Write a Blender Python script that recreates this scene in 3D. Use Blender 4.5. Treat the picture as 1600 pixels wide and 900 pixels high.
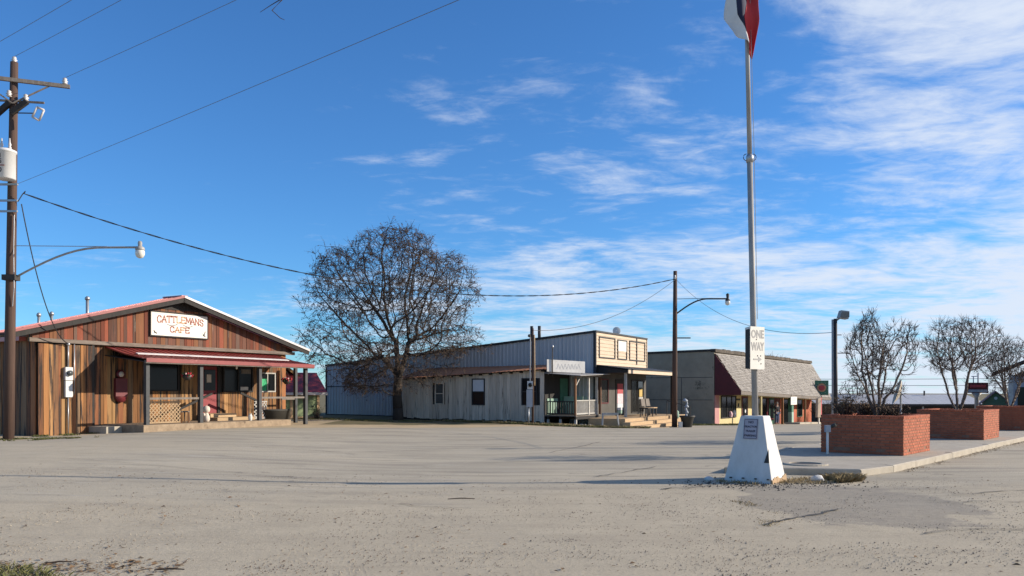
import bpy, bmesh, math, random
from mathutils import Vector, Matrix, noise, kdtree
R = math.radians
random.seed(7)
scene = bpy.context.scene
for o in list(bpy.data.objects): bpy.data.objects.remove(o)

# ------------------------------------------------------------------ camera
cam = bpy.data.cameras.new('camera'); cam_o = bpy.data.objects.new('camera', cam)
scene.collection.objects.link(cam_o)
cam.sensor_width = 36.0; cam.lens = 36.0 * 1290 / 1600
cam_o.location = (0, 0, 1.6); cam_o.rotation_euler = (R(90), 0, 0)
cam.shift_y = (612 - 450) / 1600.0
cam.clip_start = 0.1; cam.clip_end = 4000
scene.camera = cam_o

# ------------------------------------------------------------------ sun and sky
SUN_EL = R(21.0)
sun_h = Vector((1.0, 0.085, 0)).normalized()
to_sun = Vector((sun_h.x * math.cos(SUN_EL), sun_h.y * math.cos(SUN_EL), math.sin(SUN_EL)))
sun = bpy.data.lights.new('sun', 'SUN'); sun.energy = 5.0; sun.angle = R(0.53); sun.color = (1.0, 0.90, 0.76)
sun_o = bpy.data.objects.new('sun', sun); scene.collection.objects.link(sun_o)
sun_o.rotation_euler = (-to_sun).to_track_quat('-Z', 'Y').to_euler(); sun_o.location = (40, 10, 40)

world = bpy.data.worlds.new('World'); scene.world = world; world.use_nodes = True
wn, wl = world.node_tree.nodes, world.node_tree.links
wn.clear()
sky = wn.new('ShaderNodeTexSky'); sky.sky_type = 'NISHITA'; sky.sun_disc = False
sky.sun_elevation = SUN_EL; sky.sun_rotation = math.atan2(sun_h.x, sun_h.y)
sky.altitude = 200; sky.air_density = 1.0; sky.dust_density = 0.0; sky.ozone_density = 1.6
tc = wn.new('ShaderNodeTexCoord')
sep = wn.new('ShaderNodeSeparateXYZ'); wl.new(tc.outputs['Generated'], sep.inputs[0])
def wmath(op, a, b=None, c=None, clamp=False):
    n = wn.new('ShaderNodeMath'); n.operation = op; n.use_clamp = clamp
    for i, v in enumerate((a, b, c)):
        if v is None: continue
        if isinstance(v, (int, float)): n.inputs[i].default_value = v
        else: wl.new(v, n.inputs[i])
    return n.outputs[0]
def wramp(v, lo, hi, smooth=True):
    n = wn.new('ShaderNodeMapRange'); n.interpolation_type = 'SMOOTHSTEP' if smooth else 'LINEAR'
    n.inputs['From Min'].default_value = lo; n.inputs['From Max'].default_value = hi
    wl.new(v, n.inputs['Value']); return n.outputs['Result']
zz = wmath('ADD', wmath('MAXIMUM', sep.outputs['Z'], 0.0), 0.09)
comb = wn.new('ShaderNodeCombineXYZ')
wl.new(wmath('DIVIDE', sep.outputs['X'], zz), comb.inputs[0]); wl.new(wmath('DIVIDE', sep.outputs['Y'], zz), comb.inputs[1])
def wnoise(scale, detail, rough, dist, offs, rot=0.0, stretch=(1, 1, 1)):
    m = wn.new('ShaderNodeMapping'); m.inputs['Location'].default_value = offs
    m.inputs['Rotation'].default_value = (0, 0, rot); m.inputs['Scale'].default_value = stretch
    wl.new(comb.outputs[0], m.inputs[0])
    n = wn.new('ShaderNodeTexNoise'); n.inputs['Scale'].default_value = scale; n.inputs['Detail'].default_value = detail
    n.inputs['Roughness'].default_value = rough; n.inputs['Distortion'].default_value = dist
    wl.new(m.outputs[0], n.inputs['Vector']); return n.outputs['Fac']
big = wnoise(0.50, 4, 0.55, 0.4, (3.1, 1.7, 0))                    # where cloud fields lie
fine = wnoise(1.9, 10, 0.64, 0.5, (0.4, 2.2, 0), R(28), (0.9, 1.1, 1))   # broken, streaky texture
rip = wnoise(9.0, 6, 0.62, 0.5, (5.0, 0.0, 0), R(-20), (0.75, 1.25, 1))
azi = wmath('DIVIDE', sep.outputs['X'], wmath('MAXIMUM', wmath('ABSOLUTE', sep.outputs['Y']), 0.15))
field = wmath('ADD', wmath('ADD', wmath('MULTIPLY', wmath('MINIMUM', azi, 0.75), 0.50), wmath('MULTIPLY', big, 0.95)), wmath('MULTIPLY', wramp(sep.outputs['Z'], 0.24, 0.04), 0.34))
dens = wmath('ADD', wmath('ADD', wmath('MULTIPLY', fine, 0.84), wmath('MULTIPLY', rip, 0.34)), wmath('MULTIPLY', wmath('MINIMUM', field, 1.05), 0.60))
cl = wmath('MULTIPLY', wramp(dens, 0.885, 1.27), 0.93)
mixc = wn.new('ShaderNodeMix'); mixc.data_type = 'RGBA'
wl.new(cl, mixc.inputs['Factor'])
tint = wn.new('ShaderNodeMix'); tint.data_type = 'RGBA'; tint.blend_type = 'MULTIPLY'; tint.inputs['Factor'].default_value = 1.0
wl.new(sky.outputs[0], tint.inputs[6]); tint.inputs[7].default_value = (0.49, 1.0, 1.60, 1)
wl.new(tint.outputs[2], mixc.inputs[6]); mixc.inputs[7].default_value = (6.9, 7.6, 8.8, 1)
bg = wn.new('ShaderNodeBackground'); bg.inputs['Strength'].default_value = 0.08
wl.new(mixc.outputs[2], bg.inputs['Color'])
wo = wn.new('ShaderNodeOutputWorld'); wl.new(bg.outputs[0], wo.inputs['Surface'])

scene.view_settings.view_transform = 'Standard'; scene.view_settings.look = 'None'
scene.view_settings.gamma = 1.0; scene.view_settings.exposure = 0.45
scene.view_settings.use_curve_mapping = False
scene.render.engine = 'CYCLES'

# ------------------------------------------------------------------ materials
MATS = {}
def mat(name, c1, c2=None, scale=3.0, rough=0.8, bump=0.0, stretch=(1, 1, 1), rand=0.0, spots=None, metal=0.0, spec=0.4, bscale=None, contrast=(0.3, 0.7), ramp=None):
    """two-tone weathered surface; rand varies brightness per object, ramp picks a per-object tone, spots=(colour, scale, amount) adds wear"""
    m = bpy.data.materials.new(name); m.use_nodes = True; MATS[name] = m
    n, l = m.node_tree.nodes, m.node_tree.links
    b = n['Principled BSDF']; b.inputs['Roughness'].default_value = rough; b.inputs['Metallic'].default_value = metal
    b.inputs['Specular IOR Level'].default_value = spec
    t = n.new('ShaderNodeTexCoord'); oi = n.new('ShaderNodeObjectInfo')
    mp = n.new('ShaderNodeMapping'); mp.inputs['Scale'].default_value = stretch
    l.new(t.outputs['Object'], mp.inputs['Vector'])
    cx = n.new('ShaderNodeCombineXYZ'); k = n.new('ShaderNodeMath'); k.operation = 'MULTIPLY'; k.inputs[1].default_value = 60.0
    l.new(oi.outputs['Random'], k.inputs[0])
    for i in range(3): l.new(k.outputs[0], cx.inputs[i])
    l.new(cx.outputs[0], mp.inputs['Location'])
    ns = n.new('ShaderNodeTexNoise'); ns.inputs['Scale'].default_value = scale; ns.inputs['Detail'].default_value = 8
    ns.inputs['Roughness'].default_value = 0.65
    l.new(mp.outputs[0], ns.inputs['Vector'])
    mr = n.new('ShaderNodeMapRange'); mr.inputs['From Min'].default_value = contrast[0]; mr.inputs['From Max'].default_value = contrast[1]
    l.new(ns.outputs['Fac'], mr.inputs['Value'])
    mx = n.new('ShaderNodeMix'); mx.data_type = 'RGBA'; l.new(mr.outputs[0], mx.inputs['Factor'])
    c2 = c2 or tuple(v * 0.72 for v in c1)
    mx.inputs[6].default_value = (*c1, 1); mx.inputs[7].default_value = (*c2, 1)
    col = mx.outputs[2]
    if ramp:
        cr = n.new('ShaderNodeValToRGB'); cr.color_ramp.interpolation = 'CONSTANT'
        e = cr.color_ramp.elements
        while len(e) > 1: e.remove(e[-1])
        for i, c in enumerate(ramp):
            el = e[0] if i == 0 else e.new(i / len(ramp)); el.color = (*c, 1)
        l.new(oi.outputs['Random'], cr.inputs[0])
        m2 = n.new('ShaderNodeMix'); m2.data_type = 'RGBA'; m2.inputs['Factor'].default_value = 0.42
        l.new(cr.outputs[0], m2.inputs[6]); l.new(col, m2.inputs[7]); col = m2.outputs[2]
    if spots:
        s2 = n.new('ShaderNodeTexNoise'); s2.inputs['Scale'].default_value = spots[1]; s2.inputs['Detail'].default_value = 10; s2.inputs['Roughness'].default_value = 0.7
        l.new(mp.outputs[0], s2.inputs['Vector'])
        r2 = n.new('ShaderNodeMapRange'); r2.inputs['From Min'].default_value = 0.66 - spots[2]; r2.inputs['From Max'].default_value = 0.74 - spots[2]
        l.new(s2.outputs['Fac'], r2.inputs['Value'])
        m3 = n.new('ShaderNodeMix'); m3.data_type = 'RGBA'; l.new(r2.outputs[0], m3.inputs['Factor'])
        l.new(col, m3.inputs[6]); m3.inputs[7].default_value = (*spots[0], 1); col = m3.outputs[2]
    if rand:
        h = n.new('ShaderNodeHueSaturation'); q = n.new('ShaderNodeMath'); q.operation = 'MULTIPLY_ADD'
        q.inputs[1].default_value = 2 * rand; q.inputs[2].default_value = 1 - rand
        l.new(oi.outputs['Random'], q.inputs[0]); l.new(q.outputs[0], h.inputs['Value']); l.new(col, h.inputs['Color']); col = h.outputs[0]
    l.new(col, b.inputs['Base Color'])
    if bump:
        bp = n.new('ShaderNodeBump'); bp.inputs['Strength'].default_value = bump; bp.inputs['Distance'].default_value = 0.02
        if bscale:
            n3 = n.new('ShaderNodeTexNoise'); n3.inputs['Scale'].default_value = bscale; n3.inputs['Detail'].default_value = 6
            l.new(mp.outputs[0], n3.inputs['Vector']); l.new(n3.outputs['Fac'], bp.inputs['Height'])
        else: l.new(ns.outputs['Fac'], bp.inputs['Height'])
        l.new(bp.outputs[0], b.inputs['Normal'])
    return m

mat('plank', (.29, .15, .06), (.028, .018, .013), 4, .88, .6, (4, 4, .22), .30, ramp=[(.34, .145, .05), (.40, .195, .07), (.22, .08, .034), (.46, .26, .105), (.30, .10, .042), (.26, .17, .10), (.38, .165, .055), (.17, .08, .04), (.32, .12, .047), (.41, .22, .09)], spots=((.04, .028, .022), 1.5, .15))
mat('gable_plank', (.22, .075, .038), (.035, .022, .017), 4, .9, .6, (4, 4, .25), .32, ramp=[(.22, .055, .03), (.16, .06, .036), (.07, .038, .028), (.27, .08, .04), (.13, .095, .075), (.21, .095, .042), (.055, .035, .028), (.24, .06, .032), (.10, .05, .035)], spots=((.28, .23, .18), 2.2, .04))
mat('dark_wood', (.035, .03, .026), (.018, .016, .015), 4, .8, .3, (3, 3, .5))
mat('post_paint', (.05, .052, .055), (.028, .03, .032), 6, .6, .2)
mat('grey_wood', (.22, .19, .16), (.12, .10, .085), 5, .9, .4, (2, 2, .5), .15)
mat('grey_board', (.26, .21, .17), (.13, .10, .08), 5, .9, .4, (.5, 3, 3), .15)
mat('white_board', (.66, .57, .45), (.45, .385, .30), 4, .9, .5, (4, 4, .3), .16, spots=((.13, .115, .10), 2.0, .09))
mat('white_paint', (.70, .68, .64), (.55, .53, .49), 4, .7, .2, spots=((.35, .30, .24), 3.0, .02))
mat('white_rail', (.50, .48, .44), (.30, .28, .25), 6, .85, .3)
mat('cream', (.58, .455, .33), (.49, .38, .27), 4, .75, .2, (.4, 2, 2), .05)
mat('cream_wall', (.60, .50, .26), (.50, .41, .2), 3, .8, .2)
mat('pink_wall', (.46, .23, .22), (.38, .18, .17), 3, .8, .2)
mat('red_metal', (.25, .035, .032), (.17, .025, .022), 2, .38, .15, spec=.5, spots=((.42, .17, .15), 1.6, .05))
mat('faded_red_metal', (.50, .17, .15), (.42, .11, .10), 1.5, .35, .1, spec=.5, spots=((.55, .34, .30), 1.2, .08))
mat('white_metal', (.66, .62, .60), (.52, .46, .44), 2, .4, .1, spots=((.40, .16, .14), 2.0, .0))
mat('blue_metal', (.47, .48, .485), (.40, .41, .42), 1.2, .45, .05, (2, 2, .3), .04)
mat('dark_trim', (.028, .03, .034), (.02, .02, .022), 3, .6)
mat('rust_roof', (.42, .19, .09), (.26, .105, .055), 2.2, .8, .4, (1, 3, 1), .12, spots=((.30, .23, .18), 1.5, .04))
mat('galv', (.42, .43, .44), (.33, .34, .35), 6, .42, .1, metal=.6)
mat('weathered_galv', (.40, .385, .36), (.24, .225, .21), 5, .55, .1, (2, 2, .4))
mat('concrete', (.44, .39, .31), (.33, .29, .23), 3, .9, .35, bscale=30, spots=((.22, .19, .15), 1.5, .03))
mat('porch_stone', (.36, .27, .18), (.20, .145, .095), 4, .92, .6, bscale=9, spots=((.12, .085, .06), 2.5, .06))
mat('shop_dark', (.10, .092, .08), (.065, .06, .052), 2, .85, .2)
mat('parapet', (.13, .105, .08), (.055, .046, .038), 2.2, .95, .5, rand=.25)
mat('step_wood', (.47, .33, .19), (.34, .23, .13), 5, .85, .3, (.4, 3, 3), .12)
mat('grey_block', (.34, .285, .205), (.24, .20, .145), 1.1, .92, .4, bscale=20, spots=((.10, .088, .066), .9, .06))
mat('shingle', (.36, .33, .295), (.22, .20, .178), 1.5, .9, .4, (1, 1, 1), .1, spots=((.50, .45, .38), 2.5, .05))
mat('maroon', (.11, .018, .02), (.075, .013, .015), 2, .7, .1)
mat('brick', (.43, .125, .058), (.31, .082, .040), 8, .85, .4, (1, 1, 1), .16)
mat('mortar', (.31, .16, .10), (.22, .11, .07), 10, .95, .3)
mat('soil', (.07, .05, .035), (.045, .03, .022), 8, .95, .5)
mat('pole_wood', (.105, .062, .045), (.06, .036, .028), 4, .9, .5, (5, 5, .25))
mat('black_pole', (.022, .02, .02), (.035, .03, .028), 4, .55)
mat('bark', (.06, .047, .037), (.03, .024, .019), 6, .95, .7, (3, 3, .6))
mat('twig', (.066, .047, .035), (.04, .029, .022), 3, .9)
mat('crape_bark', (.22, .165, .125), (.11, .08, .06), 5, .85, .3, (3, 3, .6))
mat('crape_twig', (.085, .058, .043), (.05, .034, .026), 3, .9)
mat('dead_leaf', (.11, .065, .035), (.06, .035, .02), 2, .9)
mat('litter', (.20, .12, .06), (.09, .055, .03), 1.2, .9)
mat('pebble', (.42, .36, .27), (.13, .10, .075), 1.7, .9, contrast=(.42, .58))
mat('grass', (.085, .105, .03), (.17, .14, .055), .6, .85)
mat('dry_grass', (.36, .27, .14), (.20, .15, .07), .8, .9)
mat('glass_dark', (.012, .014, .016), (.008, .01, .011), 1, .12, spec=.18)
mat('glass_dim', (.10, .11, .11), (.05, .055, .055), 2, .15, spec=.6)
mat('sign_white', (.74, .71, .64), (.64, .60, .52), 3, .6, .05, spots=((.55, .48, .38), 2.4, -.04))
mat('sign_red', (.24, .05, .035), (.34, .13, .09), 9, .6)
mat('sign_tan', (.50, .26, .13), (.40, .2, .1), 6, .6)
mat('sign_black', (.045, .045, .045), (.03, .03, .03), 6, .6)
mat('faded_ink', (.30, .29, .27), (.45, .43, .4), 9, .7)
mat('ghost_ink', (.52, .51, .49), (.6, .58, .55), 9, .7)
mat('plaque_grey', (.42, .38, .42), (.34, .31, .34), 8, .7)
mat('plaque_ink', (.05, .04, .06), (.03, .03, .04), 8, .7)
mat('plinth_white', (.66, .645, .62), (.52, .50, .465), 2.6, .85, .35, (1.6, 1.6, .6), bscale=14, spots=((.36, .29, .20), 3.2, .05))
mat('plinth_stain', (.45, .30, .17), (.32, .22, .13), 5, .9)
mat('flag_white', (.66, .64, .61), (.56, .54, .52), 3, .8)
mat('flag_red', (.52, .045, .05), (.42, .035, .04), 3, .8)
mat('flag_blue', (.018, .022, .06), (.014, .018, .045), 3, .8)
mat('transformer', (.66, .66, .65), (.58, .57, .55), 2, .45, .05, spots=((.35, .28, .22), 2.5, .0))
mat('porcelain', (.55, .52, .50), (.45, .42, .40), 4, .3)
mat('lamp_glass', (.74, .72, .66), (.6, .57, .5), 4, .25)
mat('cable', (.03, .03, .032), (.02, .02, .022), 4, .6)
mat('hazed_cable', (.16, .17, .185), (.12, .13, .14), 4, .5)  # bluish grey puts haze into the colour of the wires
mat('meter_grey', (.60, .60, .58), (.48, .48, .46), 6, .5)
mat('box_blue_grey', (.36, .39, .42), (.28, .3, .33), 5, .55)
mat('pump_red', (.15, .02, .024), (.10, .015, .018), 3, .5)
mat('door_red', (.26, .035, .04), (.19, .025, .03), 3, .6)
mat('flower_red', (.50, .03, .05), (.35, .02, .03), 6, .8)
mat('flower_pink', (.7, .35, .4), (.75, .6, .6), 6, .8)
mat('leaf_green', (.05, .09, .03), (.03, .05, .02), 6, .8)
mat('tub_black', (.03, .03, .028), (.05, .046, .038), 3, .6)
mat('figure_white', (.66, .58, .48), (.5, .42, .34), 6, .7)
mat('green_wall', (.34, .42, .22), (.28, .35, .18), 2, .8, .1)
mat('peach_trim', (.66, .44, .25), (.55, .36, .2), 4, .8)
mat('brown_shingle', (.16, .095, .065), (.09, .055, .04), 5, .95, .4)
mat('green_paint', (.06, .18, .11), (.04, .12, .08), 3, .7)
mat('pale_green', (.30, .42, .33), (.22, .33, .26), 3, .8)
mat('poster_red', (.42, .06, .07), (.33, .05, .05), 3, .7)
mat('poster_white', (.62, .63, .64), (.5, .52, .54), 3, .7)
mat('neon_green', (.02, .40, .16), (.015, .30, .12), 3, .4)
mat('amber', (.52, .36, .10), (.4, .28, .08), 3, .6)
mat('roof_white', (.46, .46, .47), (.40, .40, .41), 1, .5)
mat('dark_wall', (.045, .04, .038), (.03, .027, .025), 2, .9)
mat('far_wall', (.36, .38, .42), (.26, .28, .31), 1, .8)
mat('shed_green', (.17, .22, .12), (.13, .17, .09), 2, .8)
mat('shed_roof', (.42, .22, .19), (.32, .16, .14), 2, .7)
mat('dish', (.48, .42, .33), (.38, .33, .26), 4, .7)
mat('crack', (.055, .05, .045), (.09, .08, .065), 4, .95)
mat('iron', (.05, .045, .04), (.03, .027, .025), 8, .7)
mat('jacket', (.018, .018, .022), (.012, .012, .014), 5, .9)
mat('jeans', (.07, .11, .18), (.045, .075, .13), 8, .9)
mat('hair', (.20, .18, .16), (.12, .11, .10), 9, .9)
mat('skin', (.42, .25, .18), (.36, .21, .15), 9, .6)
mat('patch_tar', (.17, .155, .135), (.11, .10, .09), 1.6, .95, .6, bscale=55, spots=((.27, .235, .185), 1.1, .10))

# ------------------------------------------------------------------ mesh builder
C = scene.collection
ROOTZ = {}
class MB:
    def __init__(s): s.v = []; s.f = []
    def add(s, vs, fs):
        k = len(s.v); s.v += [tuple(p) for p in vs]; s.f += [tuple(i + k for i in f) for f in fs]; return s
    def box(s, x0, x1, y0, y1, z0, z1):
        return s.add([(x0, y0, z0), (x1, y0, z0), (x1, y1, z0), (x0, y1, z0), (x0, y0, z1), (x1, y0, z1), (x1, y1, z1), (x0, y1, z1)],
                     [(0, 3, 2, 1), (4, 5, 6, 7), (0, 1, 5, 4), (1, 2, 6, 5), (2, 3, 7, 6), (3, 0, 4, 7)])
    def hexa(s, bottom, top):
        return s.add(list(bottom) + list(top), [(0, 3, 2, 1), (4, 5, 6, 7), (0, 1, 5, 4), (1, 2, 6, 5), (2, 3, 7, 6), (3, 0, 4, 7)])
    def bar(s, a, b, w, h=None, up=(0, 0, 1)):
        a, b = Vector(a), Vector(b); h = h or w; d = (b - a).normalized(); up = Vector(up)
        if abs(d.dot(up)) > .98: up = Vector((1, 0, 0))
        x = d.cross(up).normalized() * w / 2; y = d.cross(x).normalized() * h / 2
        return s.hexa([a - x - y, a + x - y, a + x + y, a - x + y], [b - x - y, b + x - y, b + x + y, b - x + y])
    def tube(s, a, b, r0, r1=None, n=8, caps=True):
        a, b = Vector(a), Vector(b); r1 = r0 if r1 is None else r1; d = b - a
        if d.length < 1e-6: return s
        d.normalize(); up = Vector((0, 0, 1)) if abs(d.z) < .95 else Vector((1, 0, 0))
        x = d.cross(up).normalized(); y = d.cross(x)
        vs = []
        for p, r in ((a, r0), (b, r1)):
            for i in range(n):
                t = 2 * math.pi * i / n; vs.append(p + x * (r * math.cos(t)) + y * (r * math.sin(t)))
        fs = [(i, (i + 1) % n, n + (i + 1) % n, n + i) for i in range(n)]
        if caps: fs += [tuple(range(n - 1, -1, -1)), tuple(range(n, 2 * n))]
        return s.add(vs, fs)
    def path(s, pts, r, n=6):
        pts = [Vector(p) for p in pts]; rings = []
        rr = r if isinstance(r, (list, tuple)) else [r] * len(pts)
        for i, p in enumerate(pts):
            d = (pts[min(i + 1, len(pts) - 1)] - pts[max(i - 1, 0)]).normalized()
            up = Vector((0, 0, 1)) if abs(d.z) < .95 else Vector((1, 0, 0))
            x = d.cross(up).normalized(); y = d.cross(x)
            rings.append([p + x * (rr[i] * math.cos(2 * math.pi * k / n)) + y * (rr[i] * math.sin(2 * math.pi * k / n)) for k in range(n)])
        vs = [q for g in rings for q in g]; fs = []
        for i in range(len(pts) - 1):
            for k in range(n): fs.append((i * n + k, i * n + (k + 1) % n, (i + 1) * n + (k + 1) % n, (i + 1) * n + k))
        fs += [tuple(range(n - 1, -1, -1)), tuple(range((len(pts) - 1) * n, len(pts) * n))]
        return s.add(vs, fs)
    def lathe(s, c, prof, n=12):
        c = Vector(c); vs = []; fs = []
        for r, z in prof:
            for k in range(n): vs.append(c + Vector((r * math.cos(2 * math.pi * k / n), r * math.sin(2 * math.pi * k / n), z)))
        for i in range(len(prof) - 1):
            for k in range(n): fs.append((i * n + k, i * n + (k + 1) % n, (i + 1) * n + (k + 1) % n, (i + 1) * n + k))
        fs += [tuple(range(n - 1, -1, -1)), tuple(range((len(prof) - 1) * n, len(prof) * n))]
        return s.add(vs, fs)
    def prism(s, poly, d):
        """poly: 3-D outline, d: extrusion vector"""
        n = len(poly); d = Vector(d); p = [Vector(q) for q in poly]
        return s.add(p + [q + d for q in p], [tuple(range(n - 1, -1, -1)), tuple(range(n, 2 * n))] + [(i, (i + 1) % n, n + (i + 1) % n, n + i) for i in range(n)])
    def quad(s, a, b, c, d): return s.add([a, b, c, d], [(0, 1, 2, 3)])
    def mesh(s, name, m, dz=0.0, smooth=False):
        me = bpy.data.meshes.new(name)
        me.from_pydata([(x, y, z - dz) for x, y, z in s.v] if dz else s.v, [], s.f)
        me.materials.append(MATS[m] if isinstance(m, str) else m); me.update()
        bm = bmesh.new(); bm.from_mesh(me); bmesh.ops.recalc_face_normals(bm, faces=bm.faces); bm.to_mesh(me); bm.free()
        if smooth:
            for p in me.polygons: p.use_smooth = True
        return me
    def build(s, name, m, parent=None, smooth=False, kind=None):
        dz = ROOTZ.get(parent.name, 0.0) if parent else 0.0
        o = bpy.data.objects.new(name, s.mesh(name, m, dz, smooth)); C.objects.link(o)
        if parent: o.parent = parent; ROOTZ[o.name] = dz
        if kind: o['kind'] = kind
        return o
def tag(o, label=None, cat=None, group=None, kind=None):
    if label: o['label'] = label
    if cat: o['category'] = cat
    if group: o['group'] = group
    if kind: o['kind'] = kind
    return o
def thing(name, label, cat, loc=(0, 0, 0), rz=0.0, group=None):
    """Empty at the base of a thing; its parts are written with absolute heights and local x, y"""
    o = bpy.data.objects.new(name, None); C.objects.link(o); o.empty_display_size = .2
    o.location = loc; o.rotation_euler = (0, 0, R(rz)); ROOTZ[o.name] = loc[2]
    return tag(o, label, cat, group)
def one(name, mb, m, label, cat, group=None, smooth=False): return tag(mb.build(name, m, None, smooth), label, cat, group)
def share(name, me, parent, loc):
    o = bpy.data.objects.new(name, me); C.objects.link(o); o.parent = parent
    o.location = (loc[0], loc[1], loc[2] - ROOTZ.get(parent.name, 0.0)); ROOTZ[o.name] = ROOTZ.get(parent.name, 0.0); return o
def text(name, body, size, m, parent, loc, rot, depth=.004, xs=1.0, spacing=1.0, bold=0.0):
    cu = bpy.data.curves.new(name, 'FONT'); cu.body = body; cu.size = size; cu.extrude = depth; cu.align_x = 'CENTER'; cu.align_y = 'CENTER'
    cu.space_character = spacing; cu.offset = bold; cu.resolution_u = 3
    t = bpy.data.objects.new(name, cu); C.objects.link(t)
    me = bpy.data.meshes.new_from_object(t.evaluated_get(bpy.context.evaluated_depsgraph_get()))
    bpy.data.objects.remove(t); me.materials.clear(); me.materials.append(MATS[m])
    o = bpy.data.objects.new(name, me); C.objects.link(o); o.parent = parent
    o.location = (loc[0], loc[1], loc[2] - ROOTZ.get(parent.name, 0.0)); o.rotation_euler = rot; o.scale = (xs, 1, 1); return o
def lerp_tab(tab, t):
    for (a_, va), (b_, vb) in zip(tab[:-1], tab[1:]):
        if t <= b_: return va + (vb - va) * ((t - a_) / (b_ - a_))
    return tab[-1][1]
def ss(t): t = max(0.0, min(1.0, t)); return t * t * (3 - 2 * t)

# ------------------------------------------------------------------ ground
def h(x, y):
    z = -.78 * max(0, min(3.0, (y - 35) / 24)) * ss((x + 0.5) / 7)
    z += .11 * ss((-x - 2) / 9) * ss((y - 6) / 8) * (1 - .85 * ss((-x - 12.5) / 4))
    z += .12 * ss((-x) / 9) * ss((y - 8) / 6) * ss((27 - y) / 9)
    return z
def grid_axis(segs):
    out = []
    for a, b, st in segs:
        n = max(1, int(round((b - a) / st)))
        out += [a + (b - a) * i / n for i in range(n)]
    return out + [segs[-1][1]]
gx = grid_axis([(-900, -200, 100), (-200, -60, 20), (-60, -24, 3), (-24, 30, .45), (30, 70, 2.5), (70, 200, 20), (200, 900, 100)])
gy = grid_axis([(-60, -5, 8), (-5, 3, 2), (3, 26, .3), (26, 60, .6), (60, 130, 4), (130, 300, 20), (300, 1800, 150)])
def zone(x, y):
    """(loose gravel, bare dirt, earth and grass) weights"""
    n1 = noise.noise(Vector((x * .25, y * .25, 3))); n2 = noise.noise(Vector((x * .9, y * .9, 7)))
    g = 1 - ss((y - 10.2 - .12 * x + 2.4 * n1 + .8 * n2) / 4.5)
    g = max(g, .75 * ss((-x - 5 + 3 * n1) / 6) * ss((30 - y) / 8))
    # dirt apron from the cafe past the tree to the small porch
    edge = 33.2 + .33 * max(0, x + 12) if x > -12 else 33.2 + .95 * (x + 12)
    edge = max(edge, 27.0)
    d = ss((y - edge + .8 * n1 + .5 * n2 + .6) / 2.0) * ss((5.0 - x) / 4)
    e = ss((y - edge - 2.6 + 1.2 * n2) / 1.8) * ss((6 - x) / 3) if x > -9 else 0
    e = max(e, ss((y - 57 + .5 * (14 - x)) / 3) * ss((12.5 - x) / 3))
    e = max(e, ss((y - 95) / 15))
    t = ss(1.25 - math.hypot((x - 4.7) / 1.75, (y - 12.2) / 2.6) + .35 * n1 + .25 * n2) ** .7
    return g, d, e, t
mb = MB()
for y in gy:
    for x in gx:
        near = 1.0 if (-26 < x < 32 and 2 < y < 62) else 0
        z = h(x, y) + near * (.012 * noise.noise(Vector((x * .55, y * .55, 0))) + .004 * noise.noise(Vector((x * 1.9, y * 1.9, 5))))
        mb.v.append((x, y, z))
NX = len(gx)
mb.f = [(j * NX + i, j * NX + i + 1, (j + 1) * NX + i + 1, (j + 1) * NX + i) for j in range(len(gy) - 1) for i in range(NX - 1)]
gm = bpy.data.materials.new('road_surface'); gm.use_nodes = True; MATS['road_surface'] = gm
n, l = gm.node_tree.nodes, gm.node_tree.links
gb = n['Principled BSDF']; gb.inputs['Roughness'].default_value = .93; gb.inputs['Specular IOR Level'].default_value = .25
geo = n.new('ShaderNodeNewGeometry'); at = n.new('ShaderNodeVertexColor'); at.layer_name = 'zone'
sp = n.new('ShaderNodeSeparateColor'); l.new(at.outputs['Color'], sp.inputs[0])
def gnoise(scale, detail=8, rough=.65, stretch=(1, 1, 1), off=(0, 0, 0)):
    mp = n.new('ShaderNodeMapping'); mp.inputs['Scale'].default_value = stretch; mp.inputs['Location'].default_value = off
    l.new(geo.outputs['Position'], mp.inputs['Vector'])
    t = n.new('ShaderNodeTexNoise'); t.inputs['Scale'].default_value = scale; t.inputs['Detail'].default_value = detail; t.inputs['Roughness'].default_value = rough
    l.new(mp.outputs[0], t.inputs['Vector']); return t.outputs['Fac']
def grange(v, a, b):
    r = n.new('ShaderNodeMapRange'); r.inputs['From Min'].default_value = a; r.inputs['From Max'].default_value = b; l.new(v, r.inputs['Value']); return r.outputs[0]
def gmix(f, a, b):
    m = n.new('ShaderNodeMix'); m.data_type = 'RGBA'
    if isinstance(f, float): m.inputs['Factor'].default_value = f
    else: l.new(f, m.inputs['Factor'])
    for k, v in ((6, a), (7, b)):
        if isinstance(v, tuple): m.inputs[k].default_value = (*v, 1)
        else: l.new(v, m.inputs[k])
    return m.outputs[2]
def gmath(op, a, b):
    m = n.new('ShaderNodeMath'); m.operation = op
    for i, v in enumerate((a, b)):
        if isinstance(v, (int, float)): m.inputs[i].default_value = v
        else: l.new(v, m.inputs[i])
    return m.outputs[0]
speck = gnoise(38, 6, .8); speck2 = gnoise(11, 5, .75, off=(4, 1, 0)); broad = gnoise(.35, 6, .6, (.6, 1.4, 1)); streak = gnoise(.9, 6, .65, (.25, 1.6, 1), (3, 9, 0))
asph = gmix(grange(broad, .36, .66), (.385, .335, .252), (.475, .41, .302))
asph = gmix(gmath('MULTIPLY', grange(streak, .50, .66), .6), asph, (.235, .205, .16))
asph = gmix(gmath('MULTIPLY', grange(gnoise(2.4, 8, .7, (.3, 1.5, 1), (1, 5, 0)), .56, .66), .5), asph, (.52, .47, .385))
asph = gmix(gmath('MULTIPLY', grange(gnoise(4.5, 8, .75, (.35, 1.3, 1), (8, 2, 0)), .60, .68), .6), asph, (.14, .125, .105))
asph = gmix(gmath('MULTIPLY', grange(speck, .50, .72), .5), asph, (.15, .135, .115))
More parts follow.
